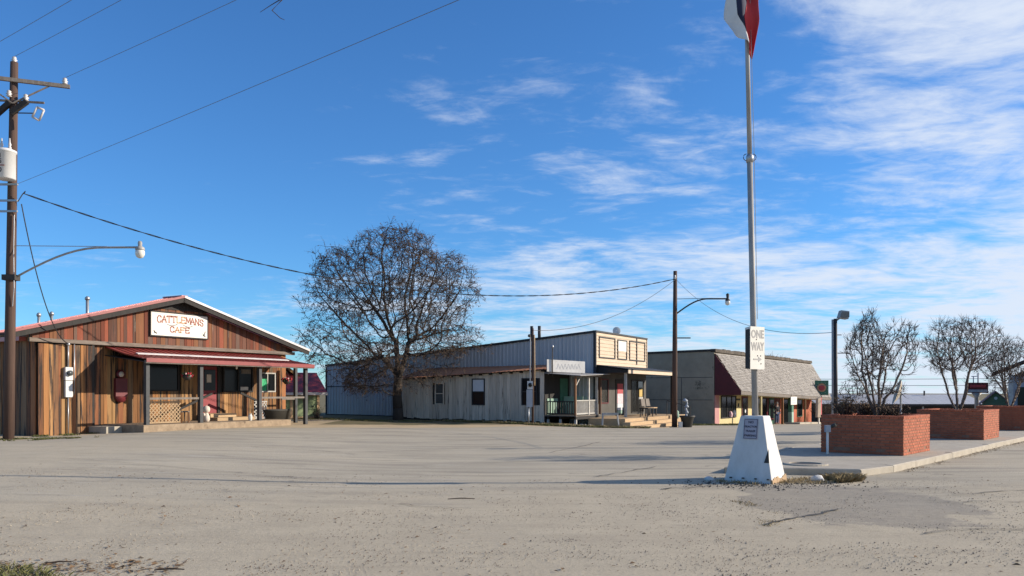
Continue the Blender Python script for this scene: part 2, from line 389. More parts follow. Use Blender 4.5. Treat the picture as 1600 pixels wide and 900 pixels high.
grav = gmix(grange(gnoise(1.3, 6, .6), .3, .7), (.50, .425, .305), (.42, .355, .255))
grav = gmix(gmath('MULTIPLY', grange(speck, .52, .66), .62), grav, (.17, .14, .105))
grav = gmix(gmath('MULTIPLY', grange(speck2, .60, .72), .45), grav, (.52, .47, .39))
dirt = gmix(grange(gnoise(1.1, 6, .6, (.5, 1.5, 1)), .3, .7), (.52, .40, .25), (.41, .31, .185))
dirt = gmix(gmath('MULTIPLY', grange(speck2, .52, .7), .4), dirt, (.20, .155, .10))
earth = gmix(grange(gnoise(1.6, 6, .7), .35, .65), (.13, .115, .05), (.20, .155, .085))
fray = gmath('MULTIPLY', gmath('SUBTRACT', gnoise(2.2, 7, .7), .5), 1.1)
track = gnoise(1.0, 5, .6, (.07, 1.5, 1), (2, 6, 0))
grav = gmix(gmath('MULTIPLY', grange(track, .50, .68), .3), grav, (.30, .25, .185))
grav = gmix(gmath('MULTIPLY', grange(gnoise(5.5, 7, .75, (.6, 1.2, 1)), .56, .68), .45), grav, (.22, .185, .14))
stain = gnoise(.8, 5, .7, off=(11, 3, 0))
asph = gmix(gmath('MULTIPLY', grange(track, .55, .66), .45), asph, (.19, .17, .145))
asph = gmix(gmath('MULTIPLY', grange(stain, .62, .70), .55), asph, (.13, .118, .10))
c = gmix(grange(gmath('ADD', sp.outputs[0], fray), .25, .75), asph, grav)
c = gmix(grange(gmath('ADD', sp.outputs[1], fray), .3, .7), c, dirt)
c = gmix(grange(gmath('ADD', sp.outputs[2], fray), .3, .7), c, earth)
c = gmix(gmath('MULTIPLY', grange(gmath('ADD', at.outputs['Alpha'], gmath('MULTIPLY', fray, 1.3)), .48, .6), gmath('ADD', .18, gmath('MULTIPLY', gnoise(3.1, 7, .7, off=(7, 7, 0)), .7))), c, gmix(grange(speck2, .4, .65), (.235, .21, .18), (.15, .135, .115)))
l.new(c, gb.inputs['Base Color'])
bp = n.new('ShaderNodeBump'); bp.inputs['Strength'].default_value = .55; bp.inputs['Distance'].default_value = .012
l.new(gmath('ADD', speck, gmath('MULTIPLY', speck2, 1.4)), bp.inputs['Height']); l.new(bp.outputs[0], gb.inputs['Normal'])
ground = mb.build('ground', 'road_surface', None, True, 'structure')
ca = ground.data.color_attributes.new('zone', 'FLOAT_COLOR', 'POINT')
for i, v in enumerate(mb.v):
    ca.data[i].color = zone(v[0], v[1])

def ribbon(pts, w, lift=.016):
    m = MB(); P = [Vector((p[0], p[1], 0)) for p in pts]; vs = []
    for i, p in enumerate(P):
        d = (P[min(i + 1, len(P) - 1)] - P[max(i - 1, 0)]).normalized(); s_ = Vector((-d.y, d.x, 0))
        ww = w * (.35 + .9 * random.random()) * (0.25 if i in (0, len(P) - 1) else 1)
        for k in (-.5, .5): q = p + s_ * ww * k; vs.append((q.x, q.y, h(q.x, q.y) + lift))
    return m.add(vs, [(2 * i, 2 * i + 1, 2 * i + 3, 2 * i + 2) for i in range(len(P) - 1)])
def wobble(a, b, nseg, amp):
    a, b = Vector((*a, 0)), Vector((*b, 0)); d = b - a; s_ = Vector((-d.y, d.x, 0)).normalized(); o = 0; out = []
    for i in range(nseg + 1):
        o += random.uniform(-amp, amp); out.append(a + d * (i / nseg) + s_ * o)
    return out
for a, b, w in [((3.0, 9.9), (4.2, 11.4), .05), ((-9.5, 17.2), (-2, 13.9), .018), ((-4, 21), (0.5, 24.5), .03), ((-1.6, 11.7), (-.6, 11.2), .03), ((6, 12), (7.6, 12.1), .025), ((4.6, 9.2), (6.3, 9.6), .022), ((-7, 22), (-4, 20.6), .03), ((8, 13.0), (12, 16.4), .02), ((1.0, 21.5), (3, 26), .03), ((7.2, 10.6), (9.2, 10.2), .03), ((-10, 24), (-7, 24.6), .03), ((-1, 18.5), (3.5, 19.6), .035), ((-6, 18.2), (-2.5, 18.9), .03), ((1.5, 15.4), (3.2, 17.5), .03), ((8.5, 11.2), (11.5, 12.4), .03), ((9.5, 14.5), (14, 18.8), .03), ((-3, 26), (1.5, 29), .04), ((-8.5, 27), (-5, 27.8), .04), ((6.8, 12.8), (8.6, 13.6), .03), ((2.4, 13.4), (3.6, 13.9), .05)]:
    ribbon(wobble(a, b, 16, .05), w).build('road_crack', 'crack', None, False, 'structure')
# ------------------------------------------------------------------ raised island with kerb
VA = R(49); V_ = Vector((math.cos(VA), math.sin(VA))); W_ = Vector((math.sin(VA), -math.cos(VA)))
def vw(v, w): return V_ * v + W_ * w
SLAB = .13
tipL, tipR = Vector((4.15, 16.15)), Vector((6.6, 15.6))
def slab_sheet(inset, top):
    ins = inset
    P = [tipR + Vector((-ins * .6, ins)), *[vw(v, -5.05 - ins) for v in (17.4, 22, 28, 34, 40, 48, 60)]]
    Q = [tipL + Vector((ins, ins)), *[vw(v, -8.9 + ins) for v in (21.5, 25, 30, 35, 41, 48, 60)]]
    return P, Q
P, Q = slab_sheet(.16, SLAB)
m_ = MB()
for p, q in zip(P, Q): m_.v += [(p.x, p.y, h(p.x, p.y) + SLAB - .006), (q.x, q.y, h(q.x, q.y) + SLAB - .006)]
m_.f = [(2 * i, 2 * i + 2, 2 * i + 3, 2 * i + 1) for i in range(len(P) - 1)]
pavement = m_.build('pavement', 'concrete', None, False, 'structure')
P0, Q0 = slab_sheet(0, SLAB)
kerb_pts = list(reversed(Q0)) + P0
kin = list(reversed(Q)) + P
# kerb stones: each length of kerb its own piece
kerb = bpy.data.objects.new('kerb', None); C.objects.link(kerb); kerb['kind'] = 'structure'
def kerb_piece(a, b, ai, bi):
    m = MB(); r = random.uniform(-.006, .006); bev = .02
    def pt(p, z): return (p.x, p.y, h(p.x, p.y) + z)
    g = (b - a).normalized() * .008
    a, b, ai, bi = a + g, b - g, ai + g, bi - g
    av = a.lerp(ai, .15); bv = b.lerp(bi, .15)
    vs = [pt(a, -.1), pt(a, SLAB - bev + r), pt(av, SLAB + r), pt(ai, SLAB + r), pt(ai, -.1), pt(b, -.1), pt(b, SLAB - bev + r), pt(bv, SLAB + r), pt(bi, SLAB + r), pt(bi, -.1)]
    m.add(vs, [(0, 5, 6, 1), (1, 6, 7, 2), (2, 7, 8, 3), (3, 8, 9, 4), (0, 1, 2, 3, 4), (9, 8, 7, 6, 5)])
    m.build('kerb_stone', 'concrete', kerb)
for i in range(len(kerb_pts) - 1):
    a, b, ai, bi = kerb_pts[i], kerb_pts[i + 1], kin[i], kin[i + 1]
    k = max(1, int((b - a).length / 1.5))
    for j in range(k): kerb_piece(a.lerp(b, j / k), a.lerp(b, (j + 1) / k), ai.lerp(bi, j / k), ai.lerp(bi, (j + 1) / k))

# ------------------------------------------------------------------ brick planters
def brick_mesh(lx, ly, lz, name):
    m = MB(); b = .004
    m.add([(0, b, b), (lx, b, b), (lx, b, lz - b), (0, b, lz - b), (b, 0, b + .001), (lx - b, 0, b + .001), (lx - b, 0, lz - b - .001), (b, 0, lz - b - .001), (0, ly, b), (lx, ly, b), (lx, ly, lz - b), (0, ly, lz - b)],
          [(4, 5, 6, 7), (0, 1, 5, 4), (1, 2, 6, 5), (2, 3, 7, 6), (3, 0, 4, 7), (0, 8, 9, 1), (1, 9, 10, 2), (2, 10, 11, 3), (3, 11, 8, 0), (8, 11, 10, 9)])
    return m.mesh(name, 'brick')
PW, PV, PH = 1.9, 2.2, .92           # planter width across, length along the street, height
BL, BH, MO = .2, .0575, .011           # brick length, height, joint
NC = 13
bfull = brick_mesh(BL - MO, .05, BH, 'brick'); bhalf = brick_mesh(BL / 2 - MO, .05, BH, 'half_brick')
cap_mesh = brick_mesh(.09, .2, BH, 'cap_brick')
def planter(v0, label, detail):
    o = vw(v0, -5.65)
    z0 = h(o.x, o.y) + SLAB - .01
    # local x along the street (v), local y to the left (-w)
    t = thing('brick_planter', label, 'planter', (o.x, o.y, z0), 49, 'brick planters on the raised island')
    m = MB(); th = .2; a = .012
    for x0, x1, y0, y1 in ((a, PV - a, a, th), (a, PV - a, PW - th, PW - a), (a, th, th, PW - th), (PV - th, PV - a, th, PW - th)): m.box(x0, x1, y0, y1, z0 - .05, z0 + PH - BH - .004)
    m.build('mortar_core', 'mortar', t)
    MB().box(th, PV - th, th, PW - th, z0, z0 + PH - .14).build('soil', 'soil', t)
    rest = MB()
    def wall(org, ux, uy, length, visible, holes):
        ang = math.atan2(ux[1], ux[0])
        for cidx in range(NC):
            z = cidx * (BH + MO) + MO
            x = 0.0; k = 0; first = cidx % 2 == 1
            while x < length - .03:
                L = BL / 2 if (first and k == 0) else BL
                L = min(L, length - x)
                if cidx == 1 and any(abs(x + L / 2 - hh) < .1 for hh in holes): x += L; k += 1; continue
                if visible:
                    me = bfull if L > BL * .8 else bhalf
                    b = bpy.data.objects.new('brick', me); C.objects.link(b); b.parent = t
                    pr = random.uniform(-.002, .003)
                    b.location = (org[0] + ux[0] * x - uy[0] * pr, org[1] + ux[1] * x - uy[1] * pr, z); b.rotation_euler = (0, 0, ang)
                    if L < BL * .8 and L > .02: b.scale.x = L / (BL / 2)
                else:
                    p = Vector((*org, 0)) + Vector((*ux, 0)) * x; q = p + Vector((*ux, 0)) * (L - MO); u = Vector((*uy, 0)) * .05
                    rest.hexa([(e.x, e.y, z0 + z) for e in (p, q, q + u, p + u)], [(e.x, e.y, z0 + z + BH) for e in (p, q, q + u, p + u)])
                x += L; k += 1
    # street face (y = 0 side), near end (x = 0 side), and the two hidden sides
    wall((0, 0), (1, 0), (0, 1), PV, detail, (.45, 1.75))
    wall((0, PW), (0, -1), (1, 0), PW, detail, (.5, 1.3))
    wall((PV, 0), (0, 1), (-1, 0), PW, False, ())
    wall((PV, PW), (-1, 0), (0, -1), PV, False, ())
    rest.build('brickwork', 'brick', t, False, 'stuff')
    # soldier cap
    zc = PH - BH
    def cap(x, y, ang):
        b = bpy.data.objects.new('cap_brick', cap_mesh); C.objects.link(b); b.parent = t; b.location = (x, y, zc + random.uniform(-.001, .002)); b.rotation_euler = (0, 0, ang)
    step = .1
    for i in range(int(PV / step)):
        cap(i * step, -.008, 0); cap(PV - i * step, PW + .008, math.pi)
    for i in range(int((PW - .4) / step) + 1):
        cap(-.008, PW - .2 - i * step, -math.pi / 2); cap(PV + .008, .2 + i * step, math.pi / 2)
    return t, o, z0
PL = []
PL.append(planter(20.2, 'nearest red brick planter with a small bare tree, on the raised island', True))
PL.append(planter(28.4, 'middle red brick planter, behind the nearest one along the kerb', True))
PL.append(planter(36.6, 'farthest red brick planter, cut off by the right edge of the photo', False))

# ------------------------------------------------------------------ flagpole on its white plinth
fx, fy = 4.37, 14.83; fz = h(fx, fy)
t = thing('flagpole', 'tall galvanised flagpole standing in a white tapered concrete plinth', 'flagpole', (fx, fy, fz), -34)
a0, a1, zt = .44, .205, 1.17
m = MB(); rows = 7
for i in range(rows + 1):
    k = i / rows; a = a0 + (a1 - a0) * k; z = fz - .05 + (zt + .05) * k
    j = .006
    m.v += [(-a + random.uniform(-j, j), -a + random.uniform(-j, j), z), (a, -a, z), (a + random.uniform(-j, j), a, z), (-a, a, z)]
m.f = [(4 * i + k, 4 * i + (k + 1) % 4, 4 * i + 4 + (k + 1) % 4, 4 * i + 4 + k) for i in range(rows) for k in range(4)] + [(4 * rows, 4 * rows + 1, 4 * rows + 2, 4 * rows + 3)]
pl_ = m.build('plinth', 'plinth_white', t)
bv = pl_.modifiers.new('b', 'BEVEL'); bv.width = .018; bv.segments = 2; bv.limit_method = 'ANGLE'; bv.angle_limit = R(40)
m = MB()
for i in range(9):
    y = -.43 + .86 * i / 9; zz_ = .05 + random.random() * .07
    m.hexa([(.4, y, -.05), (.452, y, -.05), (.452, y + .09, -.05), (.4, y + .09, -.05)], [(.4, y, zz_), (.447 - zz_ * .2, y, zz_), (.447 - zz_ * .2, y + .09, zz_ + random.uniform(-.02, .02)), (.4, y + .09, zz_)])
m.build('stain', 'plinth_stain', pl_)
m = MB()
for x in (-.3, -.08, .14, .36): m.box(x - .02, x + .02, -.448, -.42, .07, .09)
m.build('anchor_bolt', 'iron', pl_)
WEDGE = [(.27, .36), (.36, .36), (.335, .60)]
lean = Vector((-.021, -.012, 1)); 
inv = Matrix.Rotation(R(34), 3, 'Z')
ld = inv @ Vector((-.0215, 0, 1))
def fp(z): return Vector((ld.x * (z - zt), ld.y * (z - zt), z))
MB().path([fp(1.1), fp(3.6), fp(5.8)], [.055, .053, .051], 14).build('lower_pole', 'weathered_galv', t, True)
MB().path([fp(5.75), fp(8.0), fp(10.6)], [.042, .039, .033], 14).build('upper_pole', 'weathered_galv', t, True)
MB().lathe(fp(5.72), [(.066, 0), (.066, .1), (.05, .14)], 14).build('collar', 'galv', t, True)
MB().lathe(fp(10.6), [(.0, 0), (.07, .03), (.09, .09), (.07, .15), (.01, .18)], 12).build('finial', 'galv', t, True)
for s_ in (-1, 1):
    c0 = fp(5.8); pts = []
    for k in range(7):
        aa = math.pi * k / 6; pts.append(c0 + inv @ Vector((s_ * (.06 + .055 * math.sin(aa)), 0, .06 - .06 * math.cos(aa) - .05)))
    MB().path(pts, .007, 5).build('cleat', 'iron', t, True)
# halyard
MB().path([fp(2.9) + inv @ Vector((.07, -.02, 0)), fp(6) + inv @ Vector((.075, -.02, 0)), fp(10.5) + inv @ Vector((.05, -.02, 0))], .005, 4).build('halyard', 'weathered_galv', t)
# plaque on the shaded face of the plinth (local -y face, sloping back)
sl = math.atan2(a0 - a1, zt)
def on_face(x, z, out=.0):
    k = (z - fz) / zt; yy = -(a0 + (a1 - a0) * k); return Vector((x, yy - out * math.cos(sl), z + out * math.sin(sl)))
MB().prism([on_face(x_, z_, .001) for x_, z_ in WEDGE], on_face(0, .5, .006) - on_face(0, .5, .001)).build('dark_wedge', 'iron', pl_)  # thin dark triangle laid on the plinth face
pq = thing('parking_plaque', 'grey metal no parking plaque fixed to the shaded face of the plinth', 'sign', (fx, fy, fz), -34)
x0, x1, z0, z1 = -.125, .125, .76, 1.12
MB().hexa([on_face(x0, z0), on_face(x1, z0), on_face(x1, z1), on_face(x0, z1)], [on_face(x0, z0, .012), on_face(x1, z0, .012), on_face(x1, z1, .012), on_face(x0, z1, .012)]).build('plate', 'plaque_grey', pq)
m = MB()
for (ax, az, bx, bz) in ((x0 + .012, z0 + .015, x1 - .012, z0 + .015), (x0 + .012, z1 - .015, x1 - .012, z1 - .015), (x0 + .012, z0 + .015, x0 + .012, z1 - .015), (x1 - .012, z0 + .015, x1 - .012, z1 - .015)):
    m.bar(on_face(ax, az, .014), on_face(bx, bz, .014), .006, .004, up=(0, -1, .2))
m.build('border', 'plaque_ink', pq)
for i, (wd, sz) in enumerate((('NO', .062), ('TRACTOR', .05), ('TRAILER', .05), ('PARKING', .052))):
    text('lettering', wd, sz, 'plaque_ink', pq, on_face(0, 1.055 - i * .078, .0145), (R(90) - sl, 0, 0), .001, .95, bold=.0012)
# ONE WAY sign plates, bracketed to the pole
sg = thing('one_way_sign', 'white one way sign bracketed to the flagpole, with a second dark plate beside it', 'sign', (fx - .02, fy - .08, 1.98), 33)
SZ = 2.0
MB().box(-.17, .205, -.03, -.026, SZ, SZ + .76).build('plate', 'sign_white', sg)
m = MB(); 
for z in (SZ + .14, SZ + .6): m.box(-.1, .1, -.02, .05, z, z + .03)
m.build('bracket', 'galv', sg)
m = MB(); a, b = Vector((-.175, -.028, 0)), Vector((-.03, .2, 0)); nrm = Vector((-.84, .54, 0)) * .006
m.hexa([a + Vector((0, 0, SZ)), b + Vector((0, 0, SZ + .02)), b + nrm + Vector((0, 0, SZ + .02)), a + nrm + Vector((0, 0, SZ))], [a + Vector((0, 0, SZ + .72)), b + Vector((0, 0, SZ + .72)), b + nrm + Vector((0, 0, SZ + .72)), a + nrm + Vector((0, 0, SZ + .72))])
tag(m.build('side_plate', 'dark_wood', sg), 'dark brown back of the second plate')
m = MB().bar(a + Vector((0, 0, SZ + .735)), b + Vector((0, 0, SZ + .735)), .02, .04); m.build('top_edge', 'sign_white', sg)
text('lettering', 'ONE', .2, 'faded_ink', sg, (.02, -.0315, SZ + .62), (R(90), 0, 0), .0012, .8, bold=.006)
text('lettering', 'WAY', .2, 'faded_ink', sg, (.02, -.0315, SZ + .40), (R(90), 0, 0), .0012, .72, bold=.006)
m = MB().box(-.09, .04, -.033, -.030, SZ + .165, SZ + .19); m.prism([(.04, -.033, SZ + .13), (.04, -.033, SZ + .225), (.13, -.033, SZ + .178)], (0, .003, 0)); m.build('arrow', 'faded_ink', sg)
m = MB()
for x, z in ((-.01, SZ + .53), (.02, SZ + .24), (.1, SZ + .24), (.11, SZ + .1)): m.tube((x, -.034, z), (x, -.03, z), .012, n=8)
m.build('bolt', 'iron', sg)

# flag: hoist at the pole, hanging in soft folds and blown round the pole
fl = thing('flag', 'limp red, white and blue flag with one star hanging at the top of the pole', 'flag', tuple(Vector((fx, fy, 0)) + Vector((-.0215 * 7.2, 0, 7.55))))
FU, FV = 26, 22
def fpos(u, v):
    """u down the hanging fly 0..1, v across the cloth 0..1 (white edge to red edge); the cloth hangs limp from the top of the pole"""
    zb = lerp_tab([(0, 8.85), (.22, 8.62), (.34, 8.25), (.50, 8.05), (.56, 8.35), (.66, 8.8), (1.01, 9.0)], v); ze = lerp_tab([(0, 7.98), (.4, 7.84), (.6, 7.72), (1.01, 7.55)], v)
    z = 9.9 + (zb - 9.9) * u / .333 if u <= .333 else zb + (ze - zb) * (u - .333) / .667
    xl = lerp_tab([(7.5, -.10), (7.95, -.22), (8.3, -.40), (8.7, -.36), (9.9, -.12), (11, -.1)], z); xr = lerp_tab([(7.5, .07), (7.7, .12), (8.2, .20), (8.7, .17), (9.9, .06), (11, .05)], z)
    x = xl + (xr - xl) * v + .012 * math.sin(14 * v + 5 * z)
    y = -.10 - .09 * math.sin(2.6 * math.pi * v + 1.3 * z) - .05 * math.sin(6.5 * z + 5 * v)
    return (x, y, z)
def flag_piece(name, u0, u1, v0, v1, m_name):
    m = MB(); nu = max(2, int(FU * (u1 - u0))); nv = max(2, int(FV * (v1 - v0)))
    for j in range(nv + 1):
        for i in range(nu + 1): m.v.append(fpos(u0 + (u1 - u0) * i / nu, v0 + (v1 - v0) * j / nv))
    m.f = [(j * (nu + 1) + i, j * (nu + 1) + i + 1, (j + 1) * (nu + 1) + i + 1, (j + 1) * (nu + 1) + i) for j in range(nv) for i in range(nu)]
    o = m.build(name, m_name, fl, True); s_ = o.modifiers.new('s', 'SOLIDIFY'); s_.thickness = .004; return o
flag_piece('blue_field', 0, .333, 0, 1, 'flag_blue'); flag_piece('white_stripe', .333, 1, 0, .5, 'flag_white'); flag_piece('red_stripe', .333, 1, .5, 1, 'flag_red')
m = MB(); sc = []
for k in range(10):
    rr = .17 if k % 2 == 0 else .066; aa = math.pi / 2 + k * math.pi / 5
    q = Vector(fpos(.167 + rr * math.cos(aa) / 1.75 * .9, .5 - rr * math.sin(aa) / 1.15)); sc.append((q.x, q.y - .008, q.z))
qc = Vector(fpos(.167, .5)); m.add(sc + [(qc.x, qc.y - .008, qc.z)], [(k, (k + 1) % 10, 10) for k in range(10)]); m.build('star', 'flag_white', fl)

# ------------------------------------------------------------------ cafe
CO = (-17.0, 29.5); CA = 60
cz = h(-14.5, 33)
cafe = thing('cafe_building', 'wood plank gabled cafe with red metal roof and porch', 'building', (CO[0], CO[1], 0.0), CA)
XW, XR0, XR1, XP, ZE, ZP = 12.1, -1.35, 13.15, 5.85, 3.60, 5.52
DEP = .35
def roofz(x): return ZE + (ZP - ZE) * ((x - XR0) / (XP - XR0) if x < XP else (XR1 - x) / (XR1 - XP))
m = MB(); m.box(.0, XW, .07, 10.5, -.1, 3.42)
m.prism([(.0, -.02, 3.42), (XW + .1, -.02, 3.42), (XW + .1, -.02, roofz(XW + .1) - .12), (XP, -.02, ZP - .12), (0, -.02, roofz(0) - .12)], (0, DEP, 0))
m.build('wall_core', 'dark_wood', cafe)
OPEN = [(4.5, 6.0, 1.62, 2.78), (7.15, 8.05, .66, 2.72), (8.32, 10.02, 1.58, 2.72), (10.5, 11.42, 1.58, 2.5)]
def plank_run(name, x0, x1, y, zfun0, zfun1, mname, wmin, wmax, openings=()):
    x = x0
    while x < x1 - .03:
        w = min(random.uniform(wmin, wmax), x1 - x)
        a, b = x + .006, x + w - .006
        pieces = [(zfun0(x), None)]
        spans = [(zfun0(x), 'top')]
        segs = []; lo = zfun0((a + b) / 2)
        for ox0, ox1, oz0, oz1 in openings:
            if b > ox0 + .04 and a < ox1 - .04:
                segs.append((lo, oz0)); lo = oz1
        segs.append((lo, None))
        for s0, s1 in segs:
            t0 = zfun1(a) if s1 is None else s1; t1 = zfun1(b) if s1 is None else s1
            dz = random.uniform(0, .025) if s0 == zfun0((a + b) / 2) else 0
            pr = random.uniform(-.012, .012)
            if min(t0, t1) - s0 < .05: continue
            MB().hexa([(a, y + pr, s0 + dz), (b, y + pr, s0 + dz), (b, y + .055, s0 + dz), (a, y + .055, s0 + dz)], [(a, y + pr, t0), (b, y + pr, t1), (b, y + .055, t1), (a, y + .055, t0)]).build(name, mname, cafe)
        x += w
plank_run('wall_plank', 0, 2.05, -.13, lambda x: -.02, lambda x: 3.33, 'plank', .11, .24)
plank_run('wall_plank', 2.05, XW, .0, lambda x: .05, lambda x: 3.38, 'plank', .12, .25, OPEN)
plank_run('gable_plank', -.2, XW + .35, -.09, lambda x: 3.5, lambda x: roofz(x) - .14, 'gable_plank', .12, .25)
# left side wall boards
x = 0.0; k = 0
while x < 5.2:
    w = random.uniform(.18, .3)
    MB().box(-.06 + random.uniform(-.01, .01), 0, .0 + x, x + w - .012, 0, roofz(0) - .16).build('side_plank', 'plank', cafe); x += w
MB().box(2.03, 2.13, -.14, .02, .02, 3.36).build('corner_board', 'dark_wood', cafe)
MB().box(-.3, XW + .3, DEP + .2, 10.8, 3.43, 3.58).build('rear_roof', 'faded_red_metal', cafe)
tb = MB().box(-.35, XW + .4, -.2, -.09, 3.38, 3.52); tb.build('trim_board', 'grey_board', cafe)
MB().prism([(XP - 2.1, -.115, 5.0), (XP + 2.1, -.115, 5.0), (XP + .2, -.115, 5.42), (XP - .2, -.115, 5.42)], (0, .03, 0)).build('peak_shade', 'dark_wood', cafe)  # dark panel holds the shadow under the roof peak in its colour
# roof sheets with ribs, rake boards
for x0, z0, x1, z1, mm in ((XR0, ZE, XP, ZP, 'faded_red_metal'), (XR1, ZE, XP, ZP, 'faded_red_metal')):
    m = MB(); up = Vector((-(z1 - z0), 0, (x1 - x0))).normalized(); up = up if up.z > 0 else -up
    def rp(k, y, o): return Vector((x0 + (x1 - x0) * k, y, z0 + (z1 - z0) * k)) + up * o
    m.hexa([rp(0, -.55, 0), rp(1, -.55, 0), rp(1, DEP + .3, 0), rp(0, DEP + .3, 0)], [rp(0, -.55, .03), rp(1, -.55, .03), rp(1, DEP + .3, .03), rp(0, DEP + .3, .03)])
    y = -.5
    while y < DEP + .2:
        m.hexa([rp(0, y, .03), rp(1, y, .03), rp(1, y + .05, .03), rp(0, y + .05, .03)], [rp(0, y, .055), rp(1, y, .055), rp(1, y + .05, .055), rp(0, y + .05, .055)]); y += .3
    rs = m.build('roof', mm, cafe)
    left = x0 < XP
    m = MB().hexa([rp(0, -.58, -.02), rp(1, -.58, -.02), rp(1, -.55, -.02), rp(0, -.55, -.02)], [rp(0, -.58, .07), rp(1, -.58, .07), rp(1, -.55, .07), rp(0, -.55, .07)])
    m.build('rake_flashing', 'red_metal' if left else 'white_metal', rs)
    MB().hexa([rp(0, -.54, -.2), rp(1, -.54, -.2), rp(1, -.5, -.2), rp(0, -.5, -.2)], [rp(0, -.54, -.004), rp(1, -.54, -.004), rp(1, -.5, -.004), rp(0, -.5, -.004)]).build('rake_board', 'dark_wood', rs)
    MB().hexa([rp(0, -.5, -.06), rp(1, -.5, -.06), rp(1, .0, -.06), rp(0, .0, -.06)], [rp(0, -.5, -.004), rp(1, -.5, -.004), rp(1, 0, -.004), rp(0, 0, -.004)]).build('soffit', 'dark_wood', rs)
MB().bar((XP, -.56, ZP + .05), (XP, DEP + .3, ZP + .05), .3, .05).build('ridge_cap', 'faded_red_metal', cafe)
for (x, y, top, r) in ((2.45, .8, 5.2, .06), (.5, .7, 4.4, .05), (1.1, .9, 4.5, .05), (6.9, .9, 5.65, .06), (6.6, .6, 5.62, .05)):
    m = MB().tube((x, y, 3.5), (x, y, top), r, n=10); m.lathe((x, y, top), [(r * 1.5, -.04), (r * 1.6, .04), (r * .6, .1)], 10); m.build('vent_pipe', 'galv', cafe, True)
# porch: slab, stairs, posts, awning roof
m = MB().box(2.55, 10.0, -2.45, -.02, -.1, .36); slab_ = m.build('porch_slab', 'porch_stone', cafe)
bvm = slab_.modifiers.new('b', 'BEVEL'); bvm.width = .02; bvm.segments = 2
MB().box(1.9, 2.54, -1.2, -.02, -.1, .30).build('side_step', 'concrete', cafe)
MB().box(6.95, 9.0, -1.25, -.04, .362, .50).build('stair_tread', 'step_wood', cafe); MB().box(7.0, 8.4, -.75, -.04, .502, .65).build('stair_tread', 'step_wood', cafe)
pz = lambda x: .36 if x < 10 else .1
for x in (2.83, 5.26, 8.33, 11.1):
    MB().box(x - .075, x + .075, -2.32, -2.17, pz(x), 2.72).build('porch_post', 'post_paint', cafe)
MB().box(11.98, 12.12, -.75, -.61, .1, 2.9).build('porch_post', 'post_paint', cafe)
for (x0, x1) in ((2.9, 5.19), (8.4, 11.03)):
    MB().box(x0, x1, -2.28, -2.21, 1.30, 1.38).build('porch_rail', 'grey_wood', cafe)
MB().box(11.14, 12.0, -.72, -.66, 1.22, 1.29).build('porch_rail', 'grey_wood', cafe)
def lattice(x0, x1, z0, z1, y):
    m = MB(); st = .16; hgt = z1 - z0
    x = x0 - hgt
    while x < x1:
        for s_ in (0, 1):
            p, q = Vector((x, y + .012 * s_, z0 if not s_ else z1)), Vector((x + hgt, y + .012 * s_, z1 if not s_ else z0))
            ta = max(0, (x0 - x) / hgt); tb_ = min(1, (x1 - x) / hgt)
            if tb_ - ta > .05: m.bar(p.lerp(q, ta), p.lerp(q, tb_), .035, .01, up=(0, 1, 0))
        x += st
    m.box(x0, x1, y - .012, y + .024, z0 - .03, z0 + .01); m.box(x0, x1, y - .012, y + .024, z1 - .01, z1 + .03); return m
lattice(3.0, 4.55, .42, 1.2, -1.95).build('lattice', 'step_wood', cafe)
lattice(9.0, 9.75, .42, 1.15, -1.2).build('lattice', 'white_rail', cafe)
MB().bar((6.95, -.9, 1.52), (5.25, -.9, .86), .07, .09).build('handrail', 'dark_wood', cafe)
MB().bar((8.3, -1.1, 1.55), (9.2, -1.1, 1.22), .07, .09).build('handrail', 'dark_wood', cafe); MB().box(9.1, 9.2, -1.16, -1.06, .36, 1.22).build('handrail_post', 'dark_wood', cafe)
MB().box(5.2, 5.32, -.96, -.84, .36, .86).build('handrail_post', 'dark_wood', cafe)
AX0, AX1 = 2.62, 11.4
prof = [(0.0, 3.34), (-1.25, 3.03), (-2.5, 2.83)]
m = MB()
for (ya, za), (yb, zb) in zip(prof[:-1], prof[1:]):
    m.hexa([(AX0, ya, za - .03), (AX1, ya, za - .03), (AX1, yb, zb - .03), (AX0, yb, zb - .03)], [(AX0, ya, za), (AX1, ya, za), (AX1, yb, zb), (AX0, yb, zb)])
x = AX0
while x < AX1:
    for (ya, za), (yb, zb) in zip(prof[:-1], prof[1:]): m.hexa([(x, ya, za), (x + .04, ya, za), (x + .04, yb, zb), (x, yb, zb)], [(x, ya, za + .02), (x + .04, ya, za + .02), (x + .04, yb, zb + .02), (x, yb, zb + .02)])
    x += .3
aw = m.build('awning_roof', 'red_metal', cafe)
MB().hexa([(AX0 + .5, -1.33, 3.035), (AX1 - .4, -1.33, 3.035), (AX1 - .4, -1.2, 3.06), (AX0 + .5, -1.2, 3.06)], [(AX0 + .5, -1.33, 3.06), (AX1 - .4, -1.33, 3.06), (AX1 - .4, -1.2, 3.105), (AX0 + .5, -1.2, 3.105)]).build('glint_strip', 'white_metal', aw)  # white strip painted in as the sun glint along the roof crease
MB().box(AX0, AX1, -2.53, -2.505, 2.70, 2.855).build('awning_fascia', 'red_metal', aw)
MB().box(AX0, AX1, -2.5, -2.40, 2.66, 2.76).build('awning_beam', 'grey_wood', aw)
MB().hexa([(AX0, -2.42, 2.70), (AX1, -2.42, 2.70), (AX1, -.02, 2.98), (AX0, -.02, 2.98)], [(AX0, -2.42, 2.73), (AX1, -2.42, 2.73), (AX1, -.02, 3.01), (AX0, -.02, 3.01)]).build('awning_soffit', 'dark_wood', aw)
